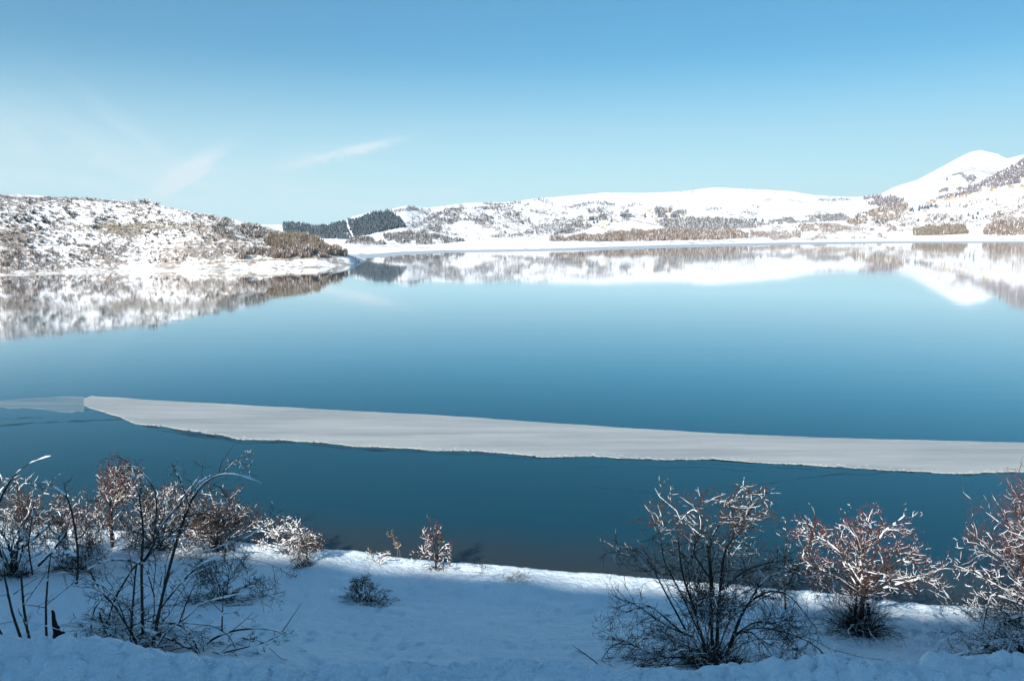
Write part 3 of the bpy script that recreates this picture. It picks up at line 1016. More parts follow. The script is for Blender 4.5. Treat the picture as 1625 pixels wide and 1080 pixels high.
mass('scrub', 'fine grey twigs powdering the far spurs', 'scrub', M_GREYWOOD,
     [(640, 334), (760, 328), (880, 322), (975, 318), (1000, 350), (900, 372), (760, 382), (640, 376)], 1700, 1.4, rv, far_z, FARR, 6, 0.6, 0.12, clump=(0.05, 125, -0.02))
mass('scrub', 'hedge lines and brushwood in the snowy fields below the peak', 'scrub', M_THICK,
     [(1200, 358), (1440, 350), (1625, 325), (1700, 320), (1700, 352), (1500, 362), (1200, 380)], 1500, 1.5, rv, far_z, FARR, 6, 0.7, 0.12, clump=(0.06, 135, -0.02))

# individual shrubs of the left hill: shared meshes, each one an object
protos = []
for i in range(8):
    pv, pf = tuft_proto(rv, 34, 0.62, 0.055)
    nsn = 9
    a = rv.uniform(0, 6.28, nsn)
    rr_ = rv.uniform(0.1, 0.5, nsn)
    sp = np.stack([np.cos(a) * rr_, np.sin(a) * rr_, rv.uniform(0.25, 0.75, nsn)], -1)
    sv, sf = scatter(np.concatenate([oct_v, [[0, 0, -0.3]]]), np.array([[0, 1, 4, 4], [1, 2, 4, 4], [2, 3, 4, 4], [3, 0, 4, 4]]),
                     sp, np.stack([rv.uniform(0.07, 0.16, nsn)] * 2 + [rv.uniform(0.04, 0.08, nsn)], -1))
    tri = np.concatenate([sf[:, :3]])
    Vt = np.concatenate([pv, sv])
    # snow pads as quads with a tiny fourth edge kept apart to stay valid
    q4 = []
    for f in tri:
        Vt = np.concatenate([Vt, [(Vt[f[2] + len(pv)] * 0.9 + Vt[f[0] + len(pv)] * 0.1)]])
        q4.append([f[0] + len(pv), f[1] + len(pv), f[2] + len(pv), len(Vt) - 1])
    Fa = np.concatenate([pf, np.array(q4)])
    midx = np.concatenate([np.zeros(len(pf), int), np.ones(len(q4), int)])
    dark = i >= 6
    ob = mesh_np('hillside_shrub' if not dark else 'juniper_bush', Vt, Fa, M_JUNIPER if dark else M_SHRUB, smooth=False, mat2=M_TWIGSNOW, mat_idx=midx)
    protos.append(ob.data)
    bpy.data.objects.remove(ob, do_unlink=True)

q = in_poly(1500, [(-10, 314), (215, 323), (330, 345), (430, 374), (430, 402), (280, 416), (0, 430), (-10, 430)], rv)
k = fbm(q[:, 0] * 0.022, q[:, 1] * 0.05, 15, 3) > -0.12
P, ok = march(q[k][:, 0], q[k][:, 1], left_hill_z, *LEFTR)
P = P[ok][:255]
zz = P[:, 2]
for p in P:
    o = bpy.data.objects.new('hillside_shrub', protos[rv.integers(0, 6)])
    o.location = p - np.array([0, 0, 0.08])
    s = rv.uniform(0.55, 1.25)
    o.scale = (s * rv.uniform(0.9, 1.4), s * rv.uniform(0.9, 1.4), s)
    o.rotation_euler = (0, 0, rv.uniform(0, 6.28))
    COL.objects.link(o)
    hgt_w = 'high on' if p[2] > 15 else ('half way up' if p[2] > 6 else 'low on')
    fpx = hill_frame(p[0], p[1])
    side = 'at its left end' if fpx < 110 else ('in its middle' if fpx < 270 else 'towards its point')
    tag(o, '%s brown shrub in the snow %s the left hill %s' % ('wide' if s > 0.95 else 'small', hgt_w, side), 'shrub', 'brown shrubs dotted over the left hill')
q = np.concatenate([in_poly(16, [(25, 342), (55, 338), (75, 348), (70, 366), (20, 364)], rv), in_poly(6, [(140, 340), (165, 342), (160, 366), (140, 364)], rv),
                    in_poly(5, [(365, 376), (400, 368), (415, 372), (380, 378)], rv), in_poly(4, [(110, 336), (122, 336), (122, 346), (110, 346)], rv)])
P, ok = march(q[:, 0], q[:, 1], left_hill_z, *LEFTR)
for p in P[ok]:
    o = bpy.data.objects.new('juniper_bush', protos[rv.integers(6, 8)])
    o.location = p - np.array([0, 0, 0.08])
    s = rv.uniform(0.8, 1.5)
    o.scale = (s * 1.3, s * 1.3, s)
    o.rotation_euler = (0, 0, rv.uniform(0, 6.28))
    COL.objects.link(o)
    fpx = hill_frame(p[0], p[1])
    where = 'near the left edge of the photo' if fpx < 95 else ('above the bare grassy terrace' if fpx < 300 else 'on the shoulder above the tan willows')
    tag(o, 'dark green juniper on the left hill %s' % where, 'juniper', 'dark junipers on the left hill')
# bushy clumps on the crest
for (x0, yb, hgt, lab) in [(232, 322, 1.9, 'grey bush with the highest dome on the crest of the left hill'), (222, 321, 1.5, 'low grey bush left of the highest dome on the hill crest'),
                           (248, 325, 1.5, 'grey bush where the crest of the left hill starts to fall'), (140, 316, 1.3, 'lone small bush on the flat crest of the left hill'),
                           (405, 361, 1.8, 'brown bush on the low saddle of the left hill')]:
    P, ok = march(np.array([x0]), np.array([yb + 1.5]), left_hill_z, *LEFTR)
    o = bpy.data.objects.new('crest_bush', protos[rv.integers(0, 6)])
    o.location = P[0] - np.array([0, 0, 0.1])
    o.scale = (hgt * 1.4, hgt * 1.4, hgt)
    COL.objects.link(o)
    tag(o, lab, 'bush')

# individual pines on the far slopes
cone_me = []
for i in range(3):
    pv, pf = cone_proto(rv)
    pv = pv * np.array([1.35, 1.35, 1])
    ob = mesh_np('pine_tree', pv, pf, M_PINE, smooth=False)
    cone_me.append(ob.data)
    bpy.data.objects.remove(ob, do_unlink=True)
q = np.concatenate([in_poly(12, [(1348, 346), (1372, 338), (1380, 345), (1350, 352)], rv), in_poly(9, [(1388, 352), (1408, 348), (1410, 356), (1390, 357)], rv),
                    in_poly(14, [(1440, 334), (1485, 326), (1485, 330), (1442, 338)], rv), in_poly(16, [(1160, 352), (1205, 348), (1215, 354), (1165, 360)], rv),
                    in_poly(14, [(1450, 350), (1560, 338), (1600, 344), (1460, 358)], rv), in_poly(12, [(930, 350), (1000, 340), (1010, 346), (940, 358)], rv),
                    in_poly(8, [(700, 345), (800, 335), (820, 345), (720, 360)], rv)])
P, ok = march(q[:, 0], q[:, 1], far_z, *FARR)
for p in P[ok]:
    o = bpy.data.objects.new('pine_tree', cone_me[rv.integers(0, 3)])
    s = rv.uniform(2.8, 5.0) * p[1] / 880.0
    o.scale = (s * 1.2, s * 1.2, s)
    o.location = p
    o.rotation_euler = (0, 0, rv.uniform(0, 6.28))
    COL.objects.link(o)
    fpx = hill_frame(p[0], p[1])
    where = ('on the snowy spurs right of the pine forest' if fpx < 860 else 'by the houses of the village' if fpx < 1080 else 'at the right end of the grey wood' if fpx < 1300
             else 'in the brown gardens under the saddle' if fpx < 1425 else 'in the row below the mauve forest' if p[2] > 34 else 'in the white fields above the tan willows')
    tag(o, 'small dark pine standing %s' % where, 'pine tree', 'single pines on the far slopes')

# village houses
def mat_flat(name, c):
    m, t, b = new_mat(name)
    v = t.noise(pos(t), 0.8, 4.0)
    t.put(b.inputs['Base Color'], t.mix(t.mapr(v, 0.3, 0.7), (c[0] * 0.85, c[1] * 0.85, c[2] * 0.85, 1), (*c, 1)))
    b.inputs['Roughness'].default_value = 0.85
    return m


WALLS = [('cream', mat_flat('cream_wall', (0.66, 0.61, 0.48))), ('pale yellow', mat_flat('yellow_wall', (0.64, 0.60, 0.43))),
         ('pinkish', mat_flat('pink_wall', (0.60, 0.48, 0.43))), ('ochre', mat_flat('ochre_wall', (0.60, 0.47, 0.31)))]
M_ROOFSNOW = mat_flat('snowy_roof', (0.84, 0.85, 0.87))
M_ROOFTILE = mat_flat('tile_roof', (0.50, 0.36, 0.28))
M_WIN = mat_flat('dark_window', (0.05, 0.055, 0.06))


def box_v(x0, x1, y0, y1, z0, z1):
    return np.array([[x0, y0, z0], [x1, y0, z0], [x1, y1, z0], [x0, y1, z0], [x0, y0, z1], [x1, y0, z1], [x1, y1, z1], [x0, y1, z1]], float)


BOXF = np.array([[0, 3, 2, 1], [4, 5, 6, 7], [0, 1, 5, 4], [1, 2, 6, 5], [2, 3, 7, 6], [3, 0, 4, 7]])


def house_proto(idx, w, d, h, rh, mat, snowy):
    root = empty('village_house', (0, 0, 0))
    wv = np.concatenate([box_v(-w, w, -d, d, -2, h), [[-w, 0, h + rh], [w, 0, h + rh]]])
    wf = np.concatenate([BOXF, [[3, 7, 8, 4], [1, 5, 9, 6]]])
    wf = np.array([[0, 3, 2, 1], [0, 1, 5, 4], [2, 3, 7, 6], [1, 2, 6, 5], [3, 0, 4, 7], [4, 5, 9, 8], [6, 7, 8, 9]])
    mesh_np('wall', wv, wf, mat, root, False)
    e = 0.35
    rv_ = np.array([[-w - e, -d - e, h - e * rh / d], [w + e, -d - e, h - e * rh / d], [w + e, 0, h + rh], [-w - e, 0, h + rh],
                    [-w - e, d + e, h - e * rh / d], [w + e, d + e, h - e * rh / d]], float)
    up = rv_ + np.array([0, 0, 0.35])
    RV = np.concatenate([rv_ + np.array([0, 0, 0.03]), up])
    RF = np.array([[6, 7, 8, 9], [9, 8, 11, 10], [0, 3, 2, 1], [3, 4, 5, 2], [0, 1, 7, 6], [4, 10, 11, 5]])
    RFx = np.array([[1, 2, 8, 7], [2, 5, 11, 8], [0, 6, 9, 3], [3, 9, 10, 4]])
    mesh_np('roof', RV, np.concatenate([RF, RFx]), M_ROOFSNOW if snowy else M_ROOFTILE, root, False)
    for xx in np.linspace(-w * 0.6, w * 0.6, 3):
        mesh_np('window', box_v(xx - 0.4, xx + 0.4, -d - 0.06, -d + 0.04, h * 0.45, h * 0.45 + 1.1), BOXF, M_WIN, root, False)
    return root


def copy_tree(o):
    c = o.copy()
    COL.objects.link(c)
    for ch in o.children:
        k = ch.copy()
        COL.objects.link(k)
        k.parent = c
    return c


hspec = [(3.0, 2.3, 3.6, 1.5, 0, True), (3.6, 2.4, 4.2, 1.6, 1, True), (2.6, 2.2, 3.4, 1.4, 2, False), (3.2, 2.3, 3.2, 1.4, 3, False)]
hp = [house_proto(i, w, d, h, rh, WALLS[m][1], sn) for i, (w, d, h, rh, m, sn) in enumerate(hspec)]
hgroups = [('village', in_poly(26, [(925, 352), (965, 345), (985, 352), (975, 364), (930, 366)], rv), (0, 1)),
           ('knoll', in_poly(24, [(1000, 340), (1040, 334), (1100, 338), (1105, 348), (1060, 350), (1005, 350)], rv), (0, 1, 2)),
           ('slope', np.stack([np.linspace(1470, 1625, 16) + rv.uniform(-4, 4, 16), np.interp(np.linspace(1470, 1625, 16), [1470, 1500, 1560, 1625], [326, 319, 305, 298]) + rv.uniform(-1.5, 1.5, 16)], -1), (2, 3)),
           ('foot', in_poly(9, [(1350, 344), (1470, 330), (1475, 336), (1440, 350), (1360, 352)], rv), (2, 0))]
place = {'village': 'in the village above the brown thicket', 'knoll': 'on the wooded knoll',
         'slope': 'in the row below the mauve forest', 'foot': 'at the foot of the white peak'}
used = set()
for gname, q, kinds in hgroups:
    P, ok = march(q[:, 0], q[:, 1], far_z, *FARR)
    kept = []
    for p in P[ok]:
        if any((p[0] - a[0]) ** 2 + (p[1] - a[1]) ** 2 < 110 for a in kept):
            continue
        kept.append(p)
        i = kinds[len(kept) % len(kinds)]
        o = hp[i] if i not in used else copy_tree(hp[i])
        used.add(i)
        o.location = p
        o.rotation_euler = (0, 0, rv.uniform(-0.5, 0.5) + (1.57 if rv.random() < 0.3 else 0))
        hs = rv.uniform(0.62, 0.9) * max(0.6, p[1] / 850.0)
        o.scale = (hs, hs, hs)
        tag(o, 'tiny %s house %s %s' % (WALLS[hspec[i][4]][0], 'with snowy roof' if hspec[i][5] else 'with brown roof', place[gname]), 'house', 'village houses on the far shore')


# ------------------------------------------------------------------ air
def build_haze():
    m = bpy.data.materials.new('pale_air')
    m.use_nodes = True
    nt = m.node_tree
    for n in list(nt.nodes):
        if n.type != 'OUTPUT_MATERIAL':
            nt.nodes.remove(n)
    v = nt.nodes.new('ShaderNodeVolumePrincipled')
    v.inputs['Color'].default_value = (0.82, 0.94, 1.0, 1)
    v.inputs['Density'].default_value = HAZE
    v.inputs['Anisotropy'].default_value = 0.2
    out = [n for n in nt.nodes if n.type == 'OUTPUT_MATERIAL'][0]
    nt.links.new(v.outputs[0], out.inputs['Volume'])
    o = mesh_np('haze', box_v(-4200, 4200, -700, 3400, -20, 420), BOXF, m, smooth=False)
    tag(o, 'faint blue haze lying over the lake and far hills', 'haze', kind='stuff')


HAZE = 0.00017
build_haze()

# ------------------------------------------------------------------ near shrubs and trees
def unit(v):
    return v / (np.linalg.norm(v, axis=-1, keepdims=True) + 1e-9)


def grow(r, start, d, length, K, wob, up):
    N = len(start)
    pts = np.zeros((N, K, 3))
    pts[:, 0] = start
    d = unit(d)
    st = (length / (K - 1))[:, None]
    up = np.broadcast_to(np.asarray(up, float), (N,))
    for k in range(1, K):
        d = d + r.normal(0, wob, (N, 3))
        d[:, 2] += up
        d = unit(d)
        pts[:, k] = pts[:, k - 1] + d * st
    return pts


def spawn(r, pts, rad, n, tmin, tmax, ang, lrange, K, wob, up, rfac, rmin, flat=0.0):
    """n children along the parent polylines, chosen by length"""
    seg = np.linalg.norm(np.diff(pts, axis=1), axis=-1)
    L = seg.sum(1)
    i = r.choice(len(pts), n, p=L / L.sum())
    t = r.uniform(tmin, tmax, n)
    f = t * (pts.shape[1] - 1)
    k = np.minimum(f.astype(int), pts.shape[1] - 2)
    w = (f - k)[:, None]
    a, b = pts[i, k], pts[i, k + 1]
    s = a * (1 - w) + b * w
    tan = unit(b - a)
    perp = np.cross(tan, unit(r.normal(0, 1, (n, 3))))
    perp[:, 2] *= (1 - flat)
    perp = unit(perp)
    an = r.uniform(ang[0], ang[1], n)[:, None]
    d = tan * np.cos(an) + perp * np.sin(an)
    ln = r.uniform(lrange[0], lrange[1], n) * (1.15 - 0.6 * t)
    r0 = rad[i, k] * rfac
    r0 = np.clip(r0, rmin, None)
    p = grow(r, s, d, ln, K, wob, up)
    rd = r0[:, None] * np.linspace(1, 0.35, K)[None]
    return p, np.maximum(rd, rmin * 0.6)


def tubes(pts, rad, sides):
    N, K, _ = pts.shape
    tan = np.gradient(pts, axis=1)
    tan = unit(tan)
    ref = np.where(np.abs(tan[..., 2:3]) > 0.9, np.array([1.0, 0, 0]), np.array([0, 0, 1.0]))
    a = unit(np.cross(tan, ref))
    b = np.cross(a, tan)
    th = np.arange(sides) / sides * 2 * np.pi
    V = pts[:, :, None] + rad[:, :, None, None] * (a[:, :, None] * np.cos(th)[None, None, :, None] + b[:, :, None] * np.sin(th)[None, None, :, None])
    return V, _tube_faces(N, K, sides)


def _tube_faces(N, K, S):
    i = np.arange(N)[:, None, None] * (K * S) + np.arange(K - 1)[None, :, None] * S + np.arange(S)[None, None, :]
    j = np.arange(N)[:, None, None] * (K * S) + np.arange(K - 1)[None, :, None] * S + ((np.arange(S) + 1) % S)[None, None, :]
    return np.stack([i, j, j + S, i + S], -1).reshape(-1, 4)


def snow_tubes(r, pts, rad, amount, sides, extra, cover):
    """a ragged ridge of snow riding on the upper side of each branch"""
    N, K, _ = pts.shape
    # resample finer for clumpy outline
    tan = unit(np.gradient(pts, axis=1))
    horiz = np.sqrt(np.clip(1 - tan[..., 2] ** 2, 0, 1))
    amp = np.clip(horiz * 1.15 - 0.15, 0, 1) * amount
    nz = np.clip(r.normal(0.68, 0.55, (N, K)), 0.0, 1.8)
    per = (r.random((N, 1)) < cover) * r.uniform(0.5, 1.25, (N, 1))
    amp = amp * nz * per
    fine = np.clip(rad / 0.011, 0.3, 1.0)
    h = (extra * fine + rad * 1.0) * amp
    w = (rad * 1.12 + extra * fine * 0.85) * np.clip(amp * 1.6, 0, 1)
    ends = np.ones(K)
    ends[0], ends[-1] = 0.55, 0.3
    h, w = h * ends, w * ends
    dead = amp < 0.22
    h = np.where(dead, 0.0, h)
    w = np.where(dead, 0.0, w)
    a = np.cross(tan, np.array([0, 0, 1.0]))
    na = np.linalg.norm(a, axis=-1, keepdims=True)
    a = np.where(na > 0.05, a / np.maximum(na, 1e-6), np.array([1.0, 0, 0]))
    b = np.cross(a, tan)
    b = np.where(b[..., 2:3] < 0, -b, b)
    c = pts + b * (rad * 0.55 * (w > 0))[..., None]
    th = np.arange(sides) / sides * 2 * np.pi + np.pi / 2
    x, y = np.cos(th), np.sin(th)
    y = np.where(y < 0, y * 0.45, y)
    V = c[:, :, None] + a[:, :, None] * (w[..., None, None] * x[None, None, :, None]) + b[:, :, None] * (h[..., None, None] * y[None, None, :, None])
    alive = (w.max(1) > 0)
    Fq = _tube_faces(int(alive.sum()), K, sides).reshape(-1, K - 1, sides, 4)
    wa = w[alive]
    live = (wa[:, :-1] > 0) | (wa[:, 1:] > 0)
    return V[alive], Fq[live].reshape(-1, 4)


def join(vfs):
    Vs, Fs, off = [], [], 0
    for V, Fq in vfs:
        V = V.reshape(-1, 3)
        if len(V) == 0:
            continue
        Vs.append(V)
        Fs.append(Fq + off)
        off += len(V)
    return (np.concatenate(Vs), np.concatenate(Fs)) if Vs else (np.zeros((0, 3)), np.zeros((0, 4), int))


def resample(poly, K):
    P = np.asarray(poly, float)
    d = np.concatenate([[0], np.cumsum(np.linalg.norm(np.diff(P[:, :2], axis=0), axis=1))])
    t = np.linspace(0, d[-1], K)
    out = np.stack([np.interp(t, d, P[:, i]) for i in range(P.shape[1])], -1)
    # one smoothing pass rounds the corners
    o2 = out.copy()
    for _ in range(2):
        o2[1:-1] = 0.25 * o2[:-2] + 0.5 * o2[1:-1] + 0.25 * o2[2:]
    return o2


def base_at(px, py):
    P, ok = march(np.array([px], float), np.array([py], float), ground_z, 7.5, 40, 500, False)
    return P[0]


def shrub(name, label, cat, px, py, top, left, right, seed, stems=8, n1=40, n2=160, n3=420, r0=0.03, spread=0.7, arch=-0.02,
          snow=1.0, extra=0.018, cover=0.8, bark=None, twig=None, tip=None, berries=0, litter=0, litter_h=1.0, litter_w=1.0, hand=None, hand_depth=0.5, lean0=0.0, depth=0.9,
          trunk=0.0, droop=0.0, fit=True, lens=(0.55, 0.28, 0.16), rmin=0.0046, group=None, base=None, flat=0.3, wob=0.19, asym=0.0, upf=(0.02, 0.05), tsnow=1.0):
    """bare snow-laden shrub. Height and width are measured from the photograph at the shrub's own distance."""
    r = np.random.default_rng(seed)
    rmin = rmin * float(np.clip((base_at(px, py) if base is None else base)[1] / 16.0, 1.0, 1.6))
    n2, n3, extra = int(n2 * 1.1), int(n3 * 1.15), extra * 0.72
    B = base_at(px, py) if base is None else np.array(base, float)
    Y = B[1]
    top_z = CAM_Z + Y * tan_el(top)
    H = max(0.15, top_z - B[2])
    m_px = Y / F / (CP - (py - 540) / F * SP) * 1.0
    Wl, Wr = (px - left) * m_px, (right - px) * m_px
    bark, twig = bark or M_BARK, twig or M_TWIG
    root = empty(name, tuple(B))
    tag(root, label, cat, group)
    polys = []
    K0 = 18
    if hand:
        for poly in hand:
            P = np.array([q[:2] for q in poly], float)
            rr = np.array([q[2] if len(q) > 2 else np.nan for q in poly], float)
            idx = np.arange(len(rr))
            okk = ~np.isnan(rr)
            rr = np.interp(idx, idx[okk], rr[okk]) if okk.any() else np.linspace(2.2, 0.7, len(rr))
            w3 = at_Y(P[:, 0], P[:, 1], Y)
            q = resample(np.concatenate([w3, (rr * m_px * 0.82)[:, None]], 1), K0)
            # lean every stem out of the picture plane and let it wander
            lean = lean0 + r.normal(0, hand_depth)
            kk = np.linspace(0, 1, K0)
            off = lean * kk + 0.12 * np.cumsum(r.normal(0, 0.3, K0)) + r.normal(0, 0.12)
            s = (q[:, 1] + off) / q[:, 1]
            q[:, 0] *= 1 + (s - 1) * 0.9
            q[:, 2] = CAM_Z + (q[:, 2] - CAM_Z) * s
            q[:, 1] += off
            polys.append(q)
        L0 = np.stack(polys)
        p0, r_0 = L0[..., :3] - B, L0[..., 3]
    else:
        p0, r_0 = np.zeros((0, K0, 3)), np.zeros((0, K0))
    if stems:
        az = r.uniform(0, 2 * np.pi, stems)
        til = np.abs(r.normal(0, spread, stems)).clip(0.03, 1.35)
        d = np.stack([np.sin(til) * np.cos(az), np.sin(til) * np.sin(az), np.cos(til)], -1)
        st = np.stack([np.cos(az) * 0.10, np.sin(az) * 0.10, np.zeros(stems)], -1) * r.uniform(0, 1.6, (stems, 1)) * (0.5 if trunk else 1)
        st[:, 2] += trunk * H * r.uniform(0.5, 1.1, stems)
        ln = H * r.uniform(0.65, 1.05, stems) * (1 - trunk * 0.6)
        pa = grow(r, st, d, ln, K0, wob * 0.8, arch)
        ra = r0 * r.uniform(0.6, 1.1, (stems, 1)) * np.linspace(1, 0.3, K0)[None]
        if trunk:
            nt = max(2, stems // 5)
            pt = grow(r, np.stack([r.normal(0, 0.05, nt), r.normal(0, 0.05, nt), np.full(nt, -0.1)], -1),
                      np.stack([r.normal(0, 0.12, nt), r.normal(0, 0.12, nt), np.ones(nt)], -1), np.full(nt, trunk * H * 1.3 + 0.1), K0, 0.05, 0.0)
            pa = np.concatenate([pt, pa])
            ra = np.concatenate([r0 * 1.7 * np.linspace(1, 0.7, K0)[None].repeat(nt, 0), ra])
        p0 = np.concatenate([p0, pa])
        r_0 = np.concatenate([r_0, ra])
    l1, l2, l3 = lens
    sets = []
    p1, r1 = spawn(r, p0, r_0, n1, 0.25, 1.0, (0.4, 1.15), (l1 * 0.5 * H, l1 * H), 8, wob, upf[0], 0.55, rmin * 1.6, flat)
    p2, r2 = spawn(r, np.concatenate([p1, grow(r, p0[:, -1], p0[:, -1] - p0[:, -2], np.full(len(p0), 0.05), 8, 0.05, 0)]),
                   np.concatenate([r1, np.full((len(p0), 8), rmin * 2)]), n2, 0.2, 1.0, (0.4, 1.2), (l2 * 0.4 * H, l2 * H), 8, wob * 1.25, upf[1], 0.6, rmin * 1.25, flat)
    p3, r3 = spawn(r, p2, r2, n3, 0.15, 1.0, (0.4, 1.2), (l3 * 0.35 * H, l3 * H), 4, wob * 1.8, upf[1], 0.7, rmin, flat)
    if fit:
        allp = np.concatenate([p.reshape(-1, 3) for p in (p0, p1, p2, p3)])
        zmax = np.percentile(allp[:, 2], 99.6)
        xl, xr = -np.percentile(allp[:, 0], 0.8), np.percentile(allp[:, 0], 99.2)
        yy = np.percentile(np.abs(allp[:, 1]), 98.5)
        fz = H / zmax
        for p in (p0, p1, p2, p3):
            x = p[..., 0]
            p[..., 0] = np.where(x < 0, x * Wl / max(xl, 0.05), x * Wr / max(xr, 0.05))
            p[..., 1] *= depth * 0.5 * (Wl + Wr) / yy
            p[..., 2] *= fz
            if not hand:
                p[..., 2] = np.maximum(p[..., 2], -0.05)
    if not fit:
        # nothing grows past the outline seen in the photograph
        def inside(p):
            e, mid = p[:, -1], p[:, p.shape[1] // 2]
            return (e[:, 0] > -Wl - 8 * m_px) & (e[:, 0] < Wr + 8 * m_px) & (np.maximum(e[:, 2], mid[:, 2]) < H + 5 * m_px)
        k1, k2, k3 = inside(p1), inside(p2), inside(p3)
        p1, r1, p2, r2, p3, r3 = p1[k1], r1[k1], p2[k2], r2[k2], p3[k3], r3[k3]
    # keep twigs above the snow
    for p in (p1, p2, p3):
        gz = ground_z(p[..., 0] + B[0], p[..., 1] + B[1]) - B[2]
        p[..., 2] = np.maximum(p[..., 2], gz + 0.02)
    # parts
    for i in range(len(p0)):
        V, Fq = tubes(p0[i:i + 1], r_0[i:i + 1], 6)
        mesh_np('stem', V.reshape(-1, 3), Fq, bark, root)
    V, Fq = tubes(p1, r1, 3)
    tag(mesh_np('branches', V.reshape(-1, 3), Fq, bark, root), kind='stuff')
    V2 = join([tubes(p2, r2, 3)])
    V3 = join([tubes(p3, r3, 3)])
    tag(mesh_np('twigs', *join([V2, V3]), tip or twig, root), kind='stuff')
    if snow > 0:
        thick = r_0.mean(1) > 0.0078
        parts = [snow_tubes(r, p0[thick], r_0[thick], snow * 0.9, 6, extra * 1.5, min(1, cover + 0.15)), snow_tubes(r, p1, r1, snow * tsnow, 4, extra, cover),
                 snow_tubes(r, p2, r2, snow * tsnow, 4, extra * 1.0, cover * 0.65), snow_tubes(r, p3, r3, snow * tsnow, 4, extra * 1.0, cover * 0.33)]
        V, Fq = join(parts)
        if len(V):
            tag(mesh_np('snow_cover', V, Fq, M_TWIGSNOW, root), kind='stuff')
    if berries:
        hi = p3[p3[:, -1, 2] > np.percentile(p3[:, -1, 2], 55)]
        e = hi[r.integers(0, len(hi), berries), -1] + r.normal(0, 0.015, (berries, 3))
        ov = np.concatenate([oct_v, [[0, 0, -1.0]]])
        of = np.concatenate([oct_f, [[1, 0, 5], [2, 1, 5], [3, 2, 5], [0, 3, 5]]])
        V, Fq = scatter(ov, of, e, np.stack([r.uniform(0.008, 0.015, berries)] * 3, -1))
        tag(mesh_np('berries', V, Fq, M_BERRY, root), kind='stuff')
    if litter:
        # dead matted growth round the foot
        a = r.uniform(0, 6.28, litter)
        q = np.sqrt(r.random(litter))
        sx_, sy_ = litter_w * 0.15 * (Wl + Wr), litter_w * 0.12 * (Wl + Wr)
        s = np.stack([np.cos(a) * q * sx_, np.sin(a) * q * sy_, np.zeros(litter)], -1)
        s[:, 2] = ground_z(s[:, 0] + B[0], s[:, 1] + B[1]) - B[2]
        d = np.stack([np.cos(a) * 0.4 + r.normal(0, 0.8, litter), np.sin(a) * 0.4 + r.normal(0, 0.8, litter), np.abs(r.normal(0.6, 0.5, litter))], -1)
        pl = grow(r, s, d, r.uniform(0.06, 0.30, litter) * H * litter_h, 5, 0.42, -0.08)
        V, Fq = tubes(pl, np.full((litter, 5), 0.006) * np.linspace(1.6, 0.5, 5)[None], 3)
        tag(mesh_np('dead_growth', V.reshape(-1, 3), Fq, M_LITTER, root), kind='stuff')
        V, Fq = snow_tubes(r, pl, np.full((litter, 5), 0.006), 1.0, 4, 0.012, 0.4)
        tag(mesh_np('snow_tuft', V.reshape(-1, 3), Fq, M_TWIGSNOW, root), kind='stuff')
    return root


def c1(*pts):
    """strokes measured on an enlargement of the lower left of the photograph"""
    return [(p[0] / 2.842, 700 + p[1] / 2.842) + tuple(p[2:]) for p in pts]


def c3(*pts):
    return [(880 + p[0] / 3.177, 740 + p[1] / 3.177) + tuple(p[2:]) for p in pts]


def c4(*pts):
    return [(1250 + p[0] / 3.176, 740 + p[1] / 3.176) + tuple(p[2:]) for p in pts]


# tall gangly shrub at left
shrub('bare_shrub', 'low snow smothered tangle round the foot of the tall gangly shrub', 'shrub', 205, 1030, 952, 105, 330, 106, stems=20, n1=150, n2=600, n3=900, r0=0.016, spread=1.1,
      arch=-0.07, snow=1.4, extra=0.024, cover=0.9, litter=160, upf=(-0.05, -0.02), depth=0.5)
shrub('bare_shrub', 'tall gangly bare shrub with thick snow on its forked branches at left', 'shrub', 228, 1030, 715, 110, 420, 101, stems=9,
      hand=[c1((690, 930, 3), (730, 700), (760, 600, 2.8), (800, 440), (850, 290, 2.4), (900, 200), (1000, 140, 1.3), (1090, 150), (1190, 190, .5)),
            c1((985, 150, 1.1), (1000, 90), (1060, 15, .35)), c1((1000, 140, .9), (1060, 85), (1135, 62, .35)),
            c1((645, 900, 2.8), (640, 560, 2.4), (655, 400), (640, 260, 1.2), (610, 170, .5)),
            c1((640, 545, 2.2), (700, 460), (720, 390), (800, 300), (870, 230, .9)),
            c1((650, 540, 2.2), (700, 480), (770, 420), (830, 370), (890, 350, .8)),
            c1((450, 910, 2.4), (520, 700), (600, 570, 1.8), (650, 530, 1.5)),
            c1((590, 890, 2), (610, 700), (630, 560, 1.5)), c1((600, 870, 1.8), (520, 740), (450, 660), (410, 580, 1.2), (390, 560, .8)),
            c1((640, 555, 2), (560, 530), (470, 540), (400, 580, .8)), c1((400, 905, 1.6), (420, 760), (470, 700), (560, 660, .8)),
            c1((690, 470, 1.4), (715, 250), (680, 180), (620, 115), (540, 110, .4)), c1((715, 760, 2.2), (830, 620), (920, 545), (1050, 500), (1180, 500, .5)),
            c1((720, 760, 1.8), (770, 690), (850, 610), (960, 560, .6)), c1((810, 815, 1.6), (845, 720), (885, 640, .6)),
            c1((860, 300, 1.2), (810, 160), (780, 100, .35)), c1((880, 220, 1.2), (905, 180), (960, 150, .5)), c1((700, 700, 1.2), (670, 590), (640, 545, .8)),
            c1((470, 880, 2), (600, 830), (700, 780), (800, 760, .7)), c1((480, 860, 1.6), (440, 770), (520, 700), (620, 680, .5))],
      hand_depth=0.3, lean0=-0.5, n1=140, n2=460, n3=600, r0=0.016, spread=0.9, snow=1.2, extra=0.018, cover=0.9, fit=False, lens=(0.20, 0.12, 0.07), litter=60, upf=(0.0, 0.0), tsnow=0.35)
